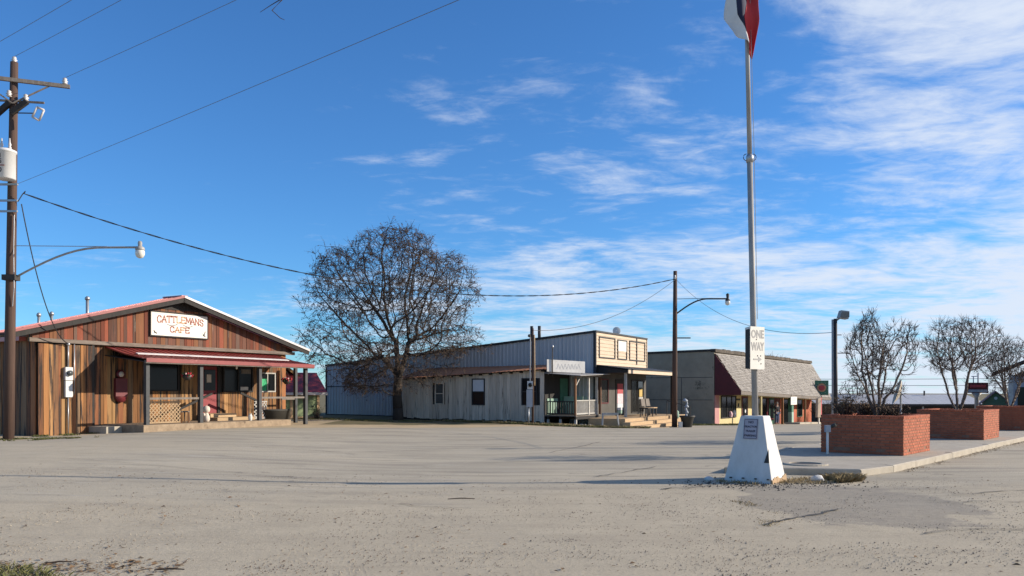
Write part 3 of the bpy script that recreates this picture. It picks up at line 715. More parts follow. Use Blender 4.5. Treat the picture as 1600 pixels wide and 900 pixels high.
# windows, door
def window(parent, x0, x1, z0, z1, y, frame='dark_wood', glass='glass_dark', mull=(), fw=.06, name='window'):
    m = MB().box(x0, x1, y - .03, y + .05, z0, z0 + fw); m.box(x0, x1, y - .03, y + .05, z1 - fw, z1); m.box(x0, x0 + fw, y - .03, y + .05, z0 + fw, z1 - fw); m.box(x1 - fw, x1, y - .03, y + .05, z0 + fw, z1 - fw)
    for k in mull: xx = x0 + (x1 - x0) * k; m.box(xx - .025, xx + .025, y - .028, y + .048, z0 + fw, z1 - fw)
    f = m.build(name, frame, parent)
    edges = [x0 + fw] + [x0 + (x1 - x0) * k for k in mull] + [x1 - fw]
    for a, b in zip(edges[:-1], edges[1:]): MB().box(a + .003, b - .003, y + .01, y + .02, z0 + fw, z1 - fw).build('pane', glass, f)
    return f
window(cafe, 4.5, 6.0, 1.62, 2.78, .0)
w2 = window(cafe, 8.32, 10.02, 1.58, 2.72, .0, mull=(.5,))
w3 = window(cafe, 10.5, 11.42, 1.58, 2.5, .0, mull=(.45,), frame='white_rail')
MB().box(10.56, 10.86, .0, .008, 1.64, 2.2).build('green_sign', 'neon_green', w3)
MB().box(9.3, 9.75, -.005, .008, 1.66, 1.82).build('poster', 'figure_white', w2); MB().box(9.35, 9.9, -.005, .008, 2.42, 2.62).build('poster', 'grey_wood', w2)
d = MB().box(7.2, 8.0, .02, .06, .66, 2.7).build('door', 'door_red', cafe)
MB().box(7.3, 7.9, .0, .018, 1.65, 2.55).build('pane', 'glass_dark', d); MB().box(7.42, 7.66, -.012, -.002, 2.0, 2.35).build('notice', 'figure_white', d)
MB().box(7.86, 7.92, -.03, .018, 1.5, 1.56).build('handle', 'iron', d)
m = MB().box(7.08, 7.2, -.03, .05, .66, 2.8); m.box(8.0, 8.12, -.03, .05, .66, 2.8); m.box(7.08, 8.12, -.03, .05, 2.7, 2.82); m.build('door_frame', 'dark_wood', cafe)

# cafe sign: hand-lettered board
st = thing('cafe_sign', 'white hand lettered cafe sign board fixed to the gable', 'sign', (CO[0], CO[1], 3.85), CA)
sx0, sx1, sz0, sz1 = 4.55, 7.32, 3.90, 4.84
MB().box(sx0, sx1, -.17, -.12, sz0, sz1).build('board', 'sign_white', st)
m = MB().box(sx0 - .05, sx0, -.18, -.11, sz0 - .05, sz1 + .05); m.box(sx1, sx1 + .05, -.18, -.11, sz0 - .05, sz1 + .05); m.box(sx0, sx1, -.18, -.11, sz0 - .05, sz0); m.box(sx0, sx1, -.18, -.11, sz1, sz1 + .05); m.build('frame', 'dark_wood', st)
STROKES = {'C': [[(.95, .8), (.75, 1), (.3, 1), (.05, .75), (.05, .25), (.3, 0), (.75, 0), (.95, .2)]],
 'A': [[(0, 0), (.5, 1), (1, 0)], [(.2, .38), (.8, .38)]], 'T': [[(.5, 0), (.5, 1)], [(.02, .86), (.02, 1), (.98, 1), (.98, .86)]],
 'L': [[(.1, 1), (.1, 0), (.95, 0), (.95, .16)]], 'E': [[(.95, .86), (.95, 1), (.1, 1), (.1, 0), (.95, 0), (.95, .14)], [(.1, .52), (.75, .52)]],
 'M': [[(.02, 0), (.1, 1), (.5, .2), (.9, 1), (.98, 0)]], 'N': [[(.08, 0), (.08, 1), (.92, 0), (.92, 1)]],
 'S': [[(.9, .8), (.7, 1), (.3, 1), (.08, .78), (.25, .56), (.75, .44), (.92, .22), (.7, 0), (.3, 0), (.08, .2)]], 'F': [[(.95, .86), (.95, 1), (.1, 1), (.1, 0)], [(.1, .52), (.75, .52)]]}
def letter(ch, x, z, w, hh, mname, th=.044, tilt=0.0):
    m = MB()
    def P_(a, b): return Vector((x + a * w, -.173, z + b * hh + tilt * a * w))
    for stq in STROKES[ch]:
        for p, q in zip(stq[:-1], stq[1:]):
            a, b = P_(*p), P_(*q); e = (b - a).normalized() * th * .4; m.bar(a - e, b + e, th, .006, up=(0, 1, 0))
        for p in (stq[0], stq[-1]):
            a = P_(*p); m.bar(a - Vector((.045, 0, 0)), a + Vector((.045, 0, 0)), th * .7, .006, up=(0, 1, 0))
    m.build('letter', mname, st)
word = 'CATTLEMANS'; lw = .205
for i, ch in enumerate(word):
    k = (i + .5) / len(word) * 2 - 1
    letter(ch, sx0 + .28 + i * .232, 4.42 + .05 * (1 - k * k), lw * (1.12 if ch == 'M' else .95), .26, 'sign_red' if i not in (4, 5) else 'sign_tan', tilt=-.10 * k)
for i, ch in enumerate('CAFE'): letter(ch, 5.44 + i * .25, 4.07, .2, .22, 'sign_tan' if i in (1, 2) else 'sign_red')
# lasso flourish and corner ornaments
m = MB(); pts = [(5.3 + 1.25 * k / 20, -.172, 4.38 - .05 * math.sin(math.pi * k / 20 * 3)) for k in range(21)]
m.path(pts[:9], .012, 4); m.path(pts[12:], .012, 4); m.build('flourish', 'sign_black', st)
for cx_, s_ in ((4.74, -1), (7.14, 1)):
    m = MB(); m.bar((cx_ - .06, -.172, 4.02), (cx_ + .08, -.172, 3.98), .05, .006, up=(0, 1, 0)); m.bar((cx_, -.172, 4.0), (cx_ + .07 * s_, -.172, 4.2 if s_ > 0 else 4.08), .04, .006, up=(0, 1, 0)); m.bar((cx_, -.172, 4.02), (cx_ - .07, -.172, 4.1), .03, .006, up=(0, 1, 0)); m.build('ornament', 'sign_black', st)

# electric meter on the plank wall
em = thing('electric_meter', 'grey electric meter and breaker box on the sunny plank wall', 'meter', (CO[0], CO[1], 0.0), CA)
MB().box(.92, 1.2, -.27, -.145, 2.02, 2.5).build('meter_box', 'meter_grey', em)
m = MB().tube((1.06, -.27, 2.28), (1.06, -.36, 2.28), .1, n=14); m.build('dial', 'glass_dim', em, True)
MB().box(.93, 1.19, -.26, -.145, 1.40, 2.0).build('breaker_box', 'meter_grey', em); MB().box(1.2, 1.23, -.22, -.15, 1.44, 1.6).build('latch', 'meter_grey', em)
MB().tube((1.06, -.2, 2.5), (1.06, -.2, 3.3), .03).build('mast', 'galv', em, True); MB().lathe((1.06, -.2, 3.28), [(.03, 0), (.07, .04), (.06, .1), (.01, .13)]).build('weather_head', 'galv', em, True)
MB().tube((1.06, -.2, .05), (1.06, -.2, 1.4), .022).build('conduit', 'galv', em, True)
MB().tube((1.3, -.19, 1.5), (1.3, -.19, 3.35), .022).build('conduit', 'galv', em, True)
# old red pump-shaped board
pm = thing('pump_board', 'dark red pump shaped ornament with a round top on the plank wall', 'ornament', (CO[0], CO[1], 1.2), CA)
MB().box(3.0, 3.5, -.16, -.02, 1.42, 2.12).build('body', 'pump_red', pm); MB().tube((3.25, -.14, 2.28), (3.25, -.03, 2.28), .17, n=18).build('round_top', 'pump_red', pm, True)
MB().tube((3.25, -.150, 2.28), (3.25, -.142, 2.28), .11, n=16).build('face', 'figure_white', pm, True); MB().tube((3.25, -.145, 1.42), (3.25, -.03, 1.42), .24, n=18).build('base', 'pump_red', pm, True)
def local(O, ang, x, y, z): c_, s_ = math.cos(R(ang)), math.sin(R(ang)); return Vector((O[0] + c_ * x - s_ * y, O[1] + s_ * x + c_ * y, z))
# hanging flower baskets
def basket(x, y, z, label):
    p = local(CO, CA, x, y, z); t = thing('hanging_basket', label, 'flower basket', p, 0, 'flower baskets under the awning')
    MB().lathe((0, 0, z), [(.08, 0), (.17, .1), (.2, .2)], 12).build('basket', 'tub_black', t, True)
    m = MB()
    for k in range(3): a = k * 2.09; m.tube((.19 * math.cos(a), .19 * math.sin(a), z + .2), (0, 0, z + .62), .006, n=4)
    m.build('hanger', 'iron', t)
    for mm, cnt in (('leaf_green', 40), ('flower_red', 40), ('flower_pink', 18)):
        m = MB()
        for k in range(cnt):
            a, rr = random.uniform(0, 6.28), .24 * math.sqrt(random.random()); c_ = Vector((rr * math.cos(a), rr * math.sin(a), z + .2 + random.uniform(-.02, .13) - rr * .2)); s_ = .035
            m.lathe(c_, [(.01, -s_), (s_, 0), (.012, s_ * .8)], 5)
        m.build({'leaf_green': 'foliage', 'flower_red': 'red_blossom', 'flower_pink': 'pale_blossom'}[mm], mm, t, False, 'stuff')
basket(4.9, -1.9, 2.05, 'red and pale flower basket hanging between the first two porch posts')
basket(11.35, -.8, 1.95, 'red flower basket hanging at the right end of the cafe wall')
# black trough on the porch
p = local(CO, CA, 10.35, -1.2, .12); t = thing('black_tub', 'big black oval tub at the right end of the cafe porch', 'tub', p, CA)
m = MB(); rings = []
for (rx, ry, z) in ((.62, .36, .14), (.76, .45, .72), (.8, .48, .74), (.8, .48, .79), (.72, .42, .79), (.66, .38, .5)):
    m.v += [(rx * math.cos(2 * math.pi * k / 24), ry * math.sin(2 * math.pi * k / 24), z) for k in range(24)]
m.f = [(i * 24 + k, i * 24 + (k + 1) % 24, (i + 1) * 24 + (k + 1) % 24, (i + 1) * 24 + k) for i in range(5) for k in range(24)] + [tuple(range(23, -1, -1)), tuple(range(120, 144))]
m.build('tub', 'tub_black', t, True)
# pale porch figure and small white jar
p = local(CO, CA, 6.0, -1.7, .36); t = thing('porch_figure', 'small pale rounded figure by the second porch post', 'ornament', p, CA)
MB().lathe((0, 0, .36), [(.1, 0), (.14, .1), (.13, .22), (.08, .34), (.06, .38)], 12).build('body', 'figure_white', t, True)
MB().lathe((0, 0, .72), [(.04, 0), (.13, .06), (.15, .16), (.12, .26), (.03, .31)], 12).build('head', 'figure_white', t, True); MB().lathe((-.12, 0, .58), [(.02, 0), (.06, .05), (.05, .12), (.01, .15)], 8).build('arm', 'figure_white', t, True)
p = local(CO, CA, 8.05, -2.0, .36); one('white_jar', MB().lathe((0, 0, 0), [(.07, 0), (.09, .08), (.09, .2), (.06, .26), (.075, .3)], 12), 'sign_white', 'small white jar on the cafe porch beside the third post', 'jar').location = p
p = local(CO, CA, 4.95, -1.6, .36); t = thing('stool', 'small rusty stool at the foot of the cafe handrail', 'stool', p, CA)
MB().box(-.2, .2, -.16, .16, .78, .83).build('seat', 'grey_wood', t)
for a in (-.16, .16):
    for b in (-.12, .12): MB().box(a - .025, a + .025, b - .025, b + .025, .36, .78).build('leg', 'plank', t)
p = local(CO, CA, 7.75, -1.5, 2.62); t = thing('porch_lamp', 'small bulb lamp hanging under the cafe awning', 'lamp', p)
MB().lathe((0, 0, p.z), [(.02, -.06), (.05, 0), (.045, .07), (.02, .12)], 10).build('bulb', 'lamp_glass', t, True); MB().tube((0, 0, p.z + .1), (0, 0, p.z + .26), .02).build('socket', 'iron', t)

# ------------------------------------------------------------------ utility poles and lamps
px_, py_ = -16.59, 27.2
t = thing('utility_pole', 'tall brown wooden utility pole with transformer and street lamp beside the cafe', 'utility pole', (px_, py_, 0.0))
def up1(z): return Vector((.19 * z / 12.4, 0, z))
MB().path([up1(-.2), up1(4), up1(8), up1(12.45)], [.17, .155, .14, .115], 12).build('pole', 'pole_wood', t, True)
ad = Vector((.93, .37, 0))
def arm(z, l0, l1, w=.1, hh=.12, off=.14): c_ = up1(z) + Vector((.37, -.93, 0)) * off; return MB().bar(c_ - ad * l0, c_ + ad * l1, w, hh), c_
m, c1 = arm(11.82, 1.65, 1.65); m.build('crossarm', 'grey_wood', t)
for s_ in (-1, 1): MB().bar(c1 + ad * (1.05 * s_) - Vector((0, 0, .05)), up1(11.05) + Vector((.05, -.14, 0)), .05, .04).build('brace', 'grey_wood', t)
m = MB().bar(up1(10.95) + Vector((-.5, -.16, -.3)), up1(10.95) + Vector((-.02, -.16, .12)), .13, .16); m.build('arm_block', 'dark_wood', t)
m = MB().bar(up1(10.85) + Vector((.5, -.1, .28)), up1(10.85) + Vector((.02, -.16, -.12)), .13, .16); m.build('arm_block', 'dark_wood', t)
m = MB().bar(up1(11.2) + Vector((-.7, -.2, -.05)), up1(11.2) + Vector((.95, .1, -.05)), .06, .06); m.build('side_arm', 'grey_wood', t)
def insulator(p, parent, s_=1.0): MB().lathe(p, [(.03 * s_, 0), (.09 * s_, .03), (.05 * s_, .06), (.1 * s_, .1), (.05 * s_, .14), (.075 * s_, .18), (.03 * s_, .22)], 10).build('insulator', 'porcelain', parent, True)
for q in (c1 + ad * 1.5 + Vector((0, 0, .06)), c1 - ad * 1.5 + Vector((0, 0, .06)), up1(12.42), up1(11.2) + Vector((.4, 0, -.02)), up1(11.15) + Vector((-.05, -.17, .1))): insulator(q, t)
m = MB(); q = up1(10.62) + Vector((.68, -.1, 0))
for a_, b_ in (((0, 0, 0), (.16, 0, .32)), ((.16, 0, .32), (.36, .05, .24)), ((.36, .05, .24), (.2, .05, -.1)), ((.2, .05, -.1), (0, 0, 0))): m.tube(q + Vector(a_), q + Vector(b_), .035, n=8)
m.build('fuse_cutout', 'porcelain', t, True)
MB().tube(up1(10.75) + Vector((.12, -.1, 0)), q + Vector((.05, 0, .12)), .02).build('cutout_bracket', 'iron', t)
tcx = up1(9.0) + Vector((.02, -.42, 0))
m = MB().lathe((tcx.x, tcx.y, 8.48), [(.26, 0), (.3, .03), (.3, .86), (.33, .87), (.33, .93), (.2, .99), (.05, 1.0)], 20); tr = m.build('transformer', 'transformer', t, True)
for s_ in (-.12, .14): MB().lathe((tcx.x + s_, tcx.y, 9.46), [(.05, 0), (.06, .05), (.035, .1), (.055, .15), (.03, .22), (.02, .36)], 8).build('bushing', 'porcelain', tr, True)
for zt_, wd in ((9.18, 'H'), (9.0, '25'), (8.72, '10')):
    text('marking', wd, .2, 'sign_black', tr, (tcx.x - .03, tcx.y - .302, zt_), (R(90), 0, 0), .004, .9, bold=.004)
MB().bar((tcx.x - .2, tcx.y - .3, 8.87), (tcx.x + .15, tcx.y - .3, 8.87), .012, .03).build('band', 'sign_red', tr)
for z in (8.38, 7.85, 7.5): MB().box(up1(z).x - .3, up1(z).x + .3, -.24, -.17, z - .03, z + .03).build('spool_bracket', 'galv', t)
lz = 5.35
pts = [up1(lz) + Vector((.16, -.05, 0))] + [up1(lz) + Vector((.16 + 4.1 * k / 12, -.05 - .1 * k / 12, .98 * math.sin(min(1, k / 8.5) * math.pi / 2))) for k in range(1, 13)]
la = MB().path(pts, .035, 8).build('lamp_arm', 'weathered_galv', t, True)
MB().tube(up1(6.4) + Vector((.15, -.05, 0)), pts[9] + Vector((0, 0, .03)), .012).build('stay_rod', 'galv', la)
e = pts[-1]
MB().lathe((e.x + .06, e.y, e.z - .06), [(.05, .26), (.07, .2), (.06, .1), (.13, .06), (.15, 0), (.14, -.04)][::-1], 14).build('lamp_head', 'weathered_galv', la, True)
MB().lathe((e.x + .06, e.y, e.z - .36), [(.03, 0), (.1, .03), (.145, .12), (.15, .2), (.13, .27)], 14).build('globe', 'lamp_glass', la, True)
MB().box(up1(lz).x - .19, up1(lz).x + .24, -.2, .12, lz - .09, lz + .09).build('lamp_bracket', 'iron', t)
MB().path([up1(4.4) + Vector((.14, -.12, 0)), up1(5.0) + Vector((.2, -.15, 0)), up1(6.2) + Vector((.16, -.14, 0)), up1(7.4) + Vector((.15, -.12, 0))], .012, 5).build('ground_wire', 'galv', t)

p2 = Vector((8.62, 43.8, h(8.62, 43.8)))
t = thing('street_lamp_pole', 'dark wooden pole with a curved lamp arm at the right end of the porch steps', 'lamp pole', p2)
MB().path([(0, 0, p2.z - .2), (.02, 0, 4), (.04, 0, 8.0)], [.15, .13, .10], 12).build('pole', 'pole_wood', t, True)
pts = [(.12 + 2.65 * k / 12, 0, 5.75 + .78 * math.sin(min(1, k / 7.5) * math.pi / 2)) for k in range(13)]
la = MB().path(pts, .04, 8).build('lamp_arm', 'iron', t, True)
MB().tube((.1, 0, 6.52), (2.0, 0, 6.56), .014).build('stay_rod', 'iron', la)
MB().lathe((2.82, 0, 6.42), [(.13, 0), (.12, .06), (.07, .1), (.07, .2), (.09, .34), (.03, .4)], 12).build('lamp_head', 'iron', la, True); MB().lathe((2.82, 0, 6.18), [(.03, 0), (.12, .06), (.14, .16), (.12, .24)], 12).build('globe', 'lamp_glass', la, True)
MB().box(.1, .85, -.03, .03, 4.42, 4.48).build('side_bracket', 'iron', t)
insulator((.0, -.14, 7.55), t, .8)
p3 = Vector((9.42, 24.0, h(9.42, 24) + SLAB))
t = thing('floodlight_pole', 'slim black pole with a square floodlight behind the nearest planter', 'lamp pole', p3)
MB().tube((0, 0, p3.z - .05), (-.02, 0, 3.72), .058, .05, n=12).build('pole', 'black_pole', t, True); MB().tube((-.085, .02, p3.z), (-.09, .02, 3.7), .035, n=8).build('conduit', 'weathered_galv', t, True)
fh = MB().hexa([(.06, -.12, 3.74), (.3, -.16, 3.70), (.3, .1, 3.70), (.06, .12, 3.74)], [(.12, -.1, 3.96), (.34, -.12, 3.93), (.34, .08, 3.93), (.12, .1, 3.96)]).build('floodlight', 'weathered_galv', t)
MB().box(.1, .32, -.172, -.165, 3.75, 3.9).build('lens', 'glass_dim', fh)
MB().bar((0, 0, 3.66), (.14, 0, 3.76), .04).build('bracket', 'weathered_galv', t)
for z, ln in ((2.72, .4), (3.25, .16)): MB().tube((.03, 0, z), (ln, 0, z), .012).build('step_iron', 'iron', t)

def wire(label, a, b, sag, r, name='power_line', m='hazed_cable', nseg=28, group=None):
    a, b = Vector(a), Vector(b)
    pts = [a.lerp(b, k / nseg) - Vector((0, 0, sag * 4 * (k / nseg) * (1 - k / nseg))) for k in range(nseg + 1)]
    return one(name, MB().path(pts, r, 5), m, label, 'cable', group)
base1 = Vector((px_, py_, 0)); far = Vector((51.4, -40, 0))
wire('overhead wire from the left end of the crossarm, nearest the top left corner', base1 + c1 - ad * 1.5 + Vector((0, 0, .28)), base1 + c1 - ad * 1.5 + far + Vector((0, 0, .4)), .5, .007)
wire('overhead wire from the very top of the tall utility pole', base1 + up1(12.64), base1 + up1(12.64) + far, .5, .007)
wire('overhead wire from the right end of the crossarm', base1 + c1 + ad * 1.5 + Vector((0, 0, .28)), base1 + c1 + ad * 1.5 + far + Vector((0, 0, .3)), .5, .007)
wire('long overhead wire rising from just below the transformer across the blue sky', base1 + up1(8.4) + Vector((.3, -.2, 0)), base1 + up1(8.4) + Vector((47.5, -40, .4)), .25, .006)
# twisted span from the tall pole to the lamp pole: two strands
A_, B_ = base1 + up1(8.1) + Vector((.45, -.1, 0)), p2 + Vector((0, -.1, 7.85))
t = thing('twisted_cable', 'thick twisted black cable drooping from the tall pole past the tree', 'cable', A_)
for s_ in (0, math.pi):
    pts = []
    for k in range(181):
        f_ = k / 180; q = A_.lerp(B_, f_) - Vector((0, 0, 1.93 * 4 * f_ * (1 - f_))); aa = f_ * 130 + s_
        pts.append(q - Vector((A_.x, A_.y, 0)) + Vector((0, .016 * math.cos(aa), .016 * math.sin(aa))))
    MB().path(pts, .013, 4).build('strand', 'cable', t)
mast = local(CO, CA, 1.06, -.22, 3.36)
wire('slack black service cable dropping from the tall pole to the cafe meter mast', base1 + up1(7.75) + Vector((.4, -.15, 0)), mast, 1.0, .018, 'service_cable', 'cable')
q0 = base1 + up1(7.9); one('jumper_cable', MB().path([q0 + Vector((.12, -.15, 0)), q0 + Vector((.3, -.18, -.08)), q0 + Vector((.42, -.12, .18)), q0 + Vector((.5, -.1, .28)), q0 + Vector((.45, -.1, .2))], .018, 5), 'cable', 'short looped jumper cable where the lines leave the tall pole', 'cable')

# meter pole beside the white shed
mpz = h(.95, 40.6); MPX, MPY = .95, 40.6
wire('thin cable from the lamp pole down to the meter pole by the shed', p2 + Vector((0, -.1, 7.8)), (MPX + .1, MPY, 4.62), .75, .012)
wire('thin cable from the lamp pole away behind the flagpole to the floodlight pole', p2 + Vector((.05, -.1, 7.85)), p3 + Vector((0, 0, 3.2)), .9, .009)
for i, z in enumerate((2.75, 2.2)): wire(('upper' if i == 0 else 'lower') + ' of two far level wires behind the bare planter trees', (26, 72, z - .05), (52, 66, z + .12), .1, .02)
t = thing('meter_pole', 'pair of thin poles with grey meter boxes in front of the shed', 'meter', (MPX, MPY, mpz))
MB().tube((.07, .05, mpz - .1), (.07, .05, 4.72), .065, .055, n=10).build('pole', 'pole_wood', t, True); MB().tube((-.06, -.02, .9), (-.05, -.02, 4.3), .035, n=8).build('conduit', 'weathered_galv', t, True); MB().tube((.17, .0, 1.9), (.15, .0, 4.4), .03, n=8).build('conduit', 'step_wood', t, True)
MB().box(-.2, .07, -.16, -.02, 1.72, 2.12).build('meter_box', 'meter_grey', t); MB().tube((-.06, -.16, 1.93), (-.06, -.24, 1.93), .1, n=12).build('dial', 'glass_dark', t, True)
MB().box(-.24, .06, -.15, -.02, .85, 1.70).build('breaker_box', 'box_blue_grey', t); MB().tube((-.13, -.06, mpz - .05), (-.13, -.06, .85), .03).build('conduit', 'galv', t, True)
MB().lathe((-.1, -.02, 4.28), [(.04, 0), (.08, .05), (.05, .13), (.01, .15)], 8).build('weather_head', 'iron', t, True)

# ------------------------------------------------------------------ green garage behind the cafe
GO = (-13.6, 43.9); gz = h(-12.5, 45)
t = thing('green_garage', 'pale green garage with a red lean-to roof behind the cafe', 'building', (GO[0], GO[1], gz), 30)
MB().box(0, 3.55, .4, 6, gz - .1, 1.5).build('wall', 'green_wall', t)
for x in (0.0, 1.9, 3.4): MB().box(x, x + .14, .36, .399, gz, 1.52).build('trim_post', 'peach_trim', t)
MB().box(0.141, 1.899, .36, .399, 1.38, 1.52).build('trim_board', 'peach_trim', t); MB().box(2.041, 3.399, .36, .399, 1.38, 1.52).build('trim_board', 'peach_trim', t)
for x0, x1 in ((.25, 1.8), (2.1, 3.3)):
    d_ = MB().box(x0, x1, .375, .398, gz + .05, 1.34).build('door', 'green_wall', t); MB().box(x1 - .16, x1 - .1, .34, .374, .75, .82).build('handle', 'iron', d_)
MB().box(-.1, 3.7, .30, .355, gz, gz + .12).build('plinth_board', 'peach_trim', t)
MB().hexa([(-1.2, -.1, 1.46), (3.85, -.1, 1.46), (3.85, 2.0, 2.62), (-1.2, 2.0, 2.62)], [(-1.2, -.1, 1.53), (3.85, -.1, 1.53), (3.85, 2.0, 2.69), (-1.2, 2.0, 2.69)]).build('lean_to_roof', 'red_metal', t)
MB().box(-1.2, 3.85, -.14, -.105, 1.42, 1.56).build('fascia', 'white_metal', t)
MB().prism([(-1.2, 2.1, 1.5), (3.5, 2.1, 1.5), (1.15, 2.1, 3.5)], (0, 5, 0)).build('gable_wall', 'dark_wall', t)
for xa, za, xb, zb in ((1.2, 3.62, 3.95, 1.7), (1.2, 3.62, -1.5, 1.7)):
    MB().hexa([(xa, 1.7, za - .1), (xb, 1.7, zb - .1), (xb, 7.4, zb - .1), (xa, 7.4, za - .1)], [(xa, 1.7, za), (xb, 1.7, zb), (xb, 7.4, zb), (xa, 7.4, za)]).build('roof', 'brown_shingle', t)
    MB().bar((xa, 1.66, za - .07), (xb, 1.66, zb - .07), .05, .16).build('rake_board', 'plank', t)
# small plants along its foot

# ------------------------------------------------------------------ blue metal building with cream false front
BO = (4.37, 44.0); BA = 60; bz = -.25
bb = thing('metal_building', 'blue grey metal building with a cream false front and a canopy', 'building', (BO[0], BO[1], bz), BA)
BD, BWd = 18.9, 7.55
def btop(y): return 4.75 - 1.52 * y / BD
def ground_at(x, y): q = local(BO, BA, x, y, 0); return h(q.x, q.y)
MB().hexa([(.06, .05, -.4), (BWd, .05, -.6), (BWd, BD, -.6), (.06, BD, -.2)], [(.06, .05, btop(0) - .06), (BWd, .05, btop(0) - .06), (BWd, BD, btop(BD) - .06), (.06, BD, btop(BD) - .06)]).build('wall_core', 'dark_wall', bb)
npn = 20; pw = BD / npn
for i in range(npn):
    m = MB(); y0 = i * pw + .003; y1 = (i + 1) * pw - .003; base = ground_at(0, (y0 + y1) / 2) + .05
    prof_ = []; nr = 4
    for k in range(nr):
        a = y0 + (y1 - y0) * k / nr; w = (y1 - y0) / nr
        prof_ += [(a, 0), (a + w * .55, 0), (a + w * .65, -.035), (a + w * .88, -.035), (a + w * .985, 0)]
    prof_.append((y1, 0))
    for y, d in prof_: m.v += [(.03 + d, y, base), (.03 + d, y, btop(y))]
    m.f = [(2 * k, 2 * k + 1, 2 * k + 3, 2 * k + 2) for k in range(len(prof_) - 1)]
    o = m.build('metal_panel', 'blue_metal', bb)
MB().bar((-.01, 13.2, 1.98), (-.01, BD, 1.92), .02, .05).build('seam_strip', 'dark_trim', bb)
MB().hexa([(-.06, -.12, btop(0)), (.2, -.12, btop(0)), (.2, BD + .1, btop(BD)), (-.06, BD + .1, btop(BD))], [(-.06, -.12, btop(0) + .12), (.2, -.12, btop(0) + .12), (.2, BD + .1, btop(BD) + .12), (-.06, BD + .1, btop(BD) + .12)]).build('roof_trim', 'dark_trim', bb)
MB().hexa([(.2, 0, btop(0) - .02), (BWd + .1, 0, btop(0) - .02), (BWd + .1, BD, btop(BD) - .02), (.2, BD, btop(BD) - .02)], [(.2, 0, btop(0) + .04), (BWd + .1, 0, btop(0) + .04), (BWd + .1, BD, btop(BD) + .04), (.2, BD, btop(BD) + .04)]).build('roof', 'blue_metal', bb)
MB().box(-.045, .05, -.13, .02, -.2, 4.75).build('corner_trim', 'dark_trim', bb); MB().box(-.05, .05, BD, BD + .06, -.1, 3.2).build('corner_trim', 'dark_trim', bb)
# cream siding boards
z = 3.02
while z < 4.78:
    MB().hexa([(.06, -.10, z), (BWd, -.10, z), (BWd, .04, z), (.06, .04, z)], [(.06, -.075, z + .196), (BWd, -.075, z + .196), (BWd, .04, z + .196), (.06, .04, z + .196)]).build('siding_board', 'cream', bb); z += .2
MB().box(-.04, BWd + .06, -.15, .06, 4.785, 4.87).build('cap_trim', 'dark_trim', bb)
MB().box(BWd + .003, BWd + .06, -.13, .06, 2.6, 4.785).build('edge_trim', 'cream', bb)
def dframe(x0, x1, z0, z1, w=.06):
    m = MB(); y0, y1 = -.135, -.10
    m.box(x0, x1, y0, y1, z0, z0 + w); m.box(x0, x1, y0, y1, z1 - w, z1); m.box(x0, x0 + w, y0, y1, z0 + w, z1 - w); m.box(x1 - w, x1, y0, y1, z0 + w, z1 - w); return m
dframe(.42, 2.62, 3.42, 4.58).build('sign_frame', 'dark_trim', bb); f2 = dframe(2.98, 4.35, 3.42, 4.55).build('sign_frame', 'dark_trim', bb); dframe(4.75, 7.25, 3.42, 4.58).build('sign_frame', 'dark_trim', bb)
MB().box(3.05, 4.28, -.112, -.101, 3.9, 4.48).build('white_panel', 'sign_white', f2); MB().box(5.85, 5.95, -.13, -.10, 3.2, 4.75).build('batten', 'dark_trim', bb)
# canopy
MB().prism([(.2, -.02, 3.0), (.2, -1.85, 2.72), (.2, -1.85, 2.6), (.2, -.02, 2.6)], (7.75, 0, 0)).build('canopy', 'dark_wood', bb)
MB().box(.16, 7.98, -1.9, -1.86, 2.56, 2.74).build('canopy_fascia', 'cream', bb)
MB().hexa([(.1, .0, 3.02), (8.0, .0, 3.02), (8.0, -1.92, 2.76), (.1, -1.92, 2.76)], [(.1, .0, 3.06), (8.0, .0, 3.06), (8.0, -1.92, 2.80), (.1, -1.92, 2.80)]).build('canopy_roof', 'dark_trim', bb)
# shop front under the canopy
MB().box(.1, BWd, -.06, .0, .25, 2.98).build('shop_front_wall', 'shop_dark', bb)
dr = MB().box(2.75, 3.95, -.1, -.065, .3, 2.3).build('door', 'dark_wood', bb)
MB().box(2.95, 3.75, -.115, -.102, 1.5, 2.05).build('poster', 'poster_red', dr); MB().box(2.95, 3.75, -.115, -.102, .95, 1.49).build('poster', 'flower_pink', dr); MB().box(2.95, 3.75, -.115, -.102, .55, .94).build('poster', 'poster_white', dr); MB().box(2.95, 3.75, -.115, -.102, .36, .54).build('poster', 'pale_green', dr)
window(bb, .45, 1.75, .95, 2.3, -.07, 'maroon', 'glass_dark')
wv = window(bb, 5.1, 7.1, .35, 2.3, -.07, 'dark_wood', 'glass_dark', mull=(.5,))
MB().box(6.35, 6.85, -.095, -.08, 1.3, 1.75).build('amber_lamp_sign', 'amber', wv); MB().box(6.2, 6.95, -.095, -.08, 1.15, 1.28).build('shelf', 'white_rail', wv); MB().box(6.2, 6.9, -.095, -.08, 1.85, 2.2).build('curtain', 'glass_dim', wv)
# platform and wide steps
MB().box(.301, 7.6, -2.55, -.07, -.55, .25).build('platform', 'step_wood', bb); MB().box(-1.9, .3, -2.55, -.55, -.55, .248).build('platform', 'step_wood', bb)
for k, (y, z) in enumerate(((-2.95, .08), (-3.35, -.09), (-3.75, -.25))): MB().box(-2.2 + .3 * k, 4.5, y, y + .398, -.55, z).build('stair_tread', 'step_wood', bb)
for x, y, mm in ((.5, -1.6, 'white_rail'), (7.4, -1.75, 'dark_wood')): MB().box(x - .06, x + .06, y - .06, y + .06, .25, 2.6).build('canopy_post', mm, bb)
MB().bar((4.9, -3.7, .75), (4.4, -2.5, 1.1), .04).build('handrail', 'iron', bb)
for q in ((4.9, -3.7), (4.4, -2.5)): MB().tube((q[0], q[1], -.3), (q[0], q[1], .78 if q[1] < -3 else 1.1), .02).build('handrail_post', 'iron', bb)
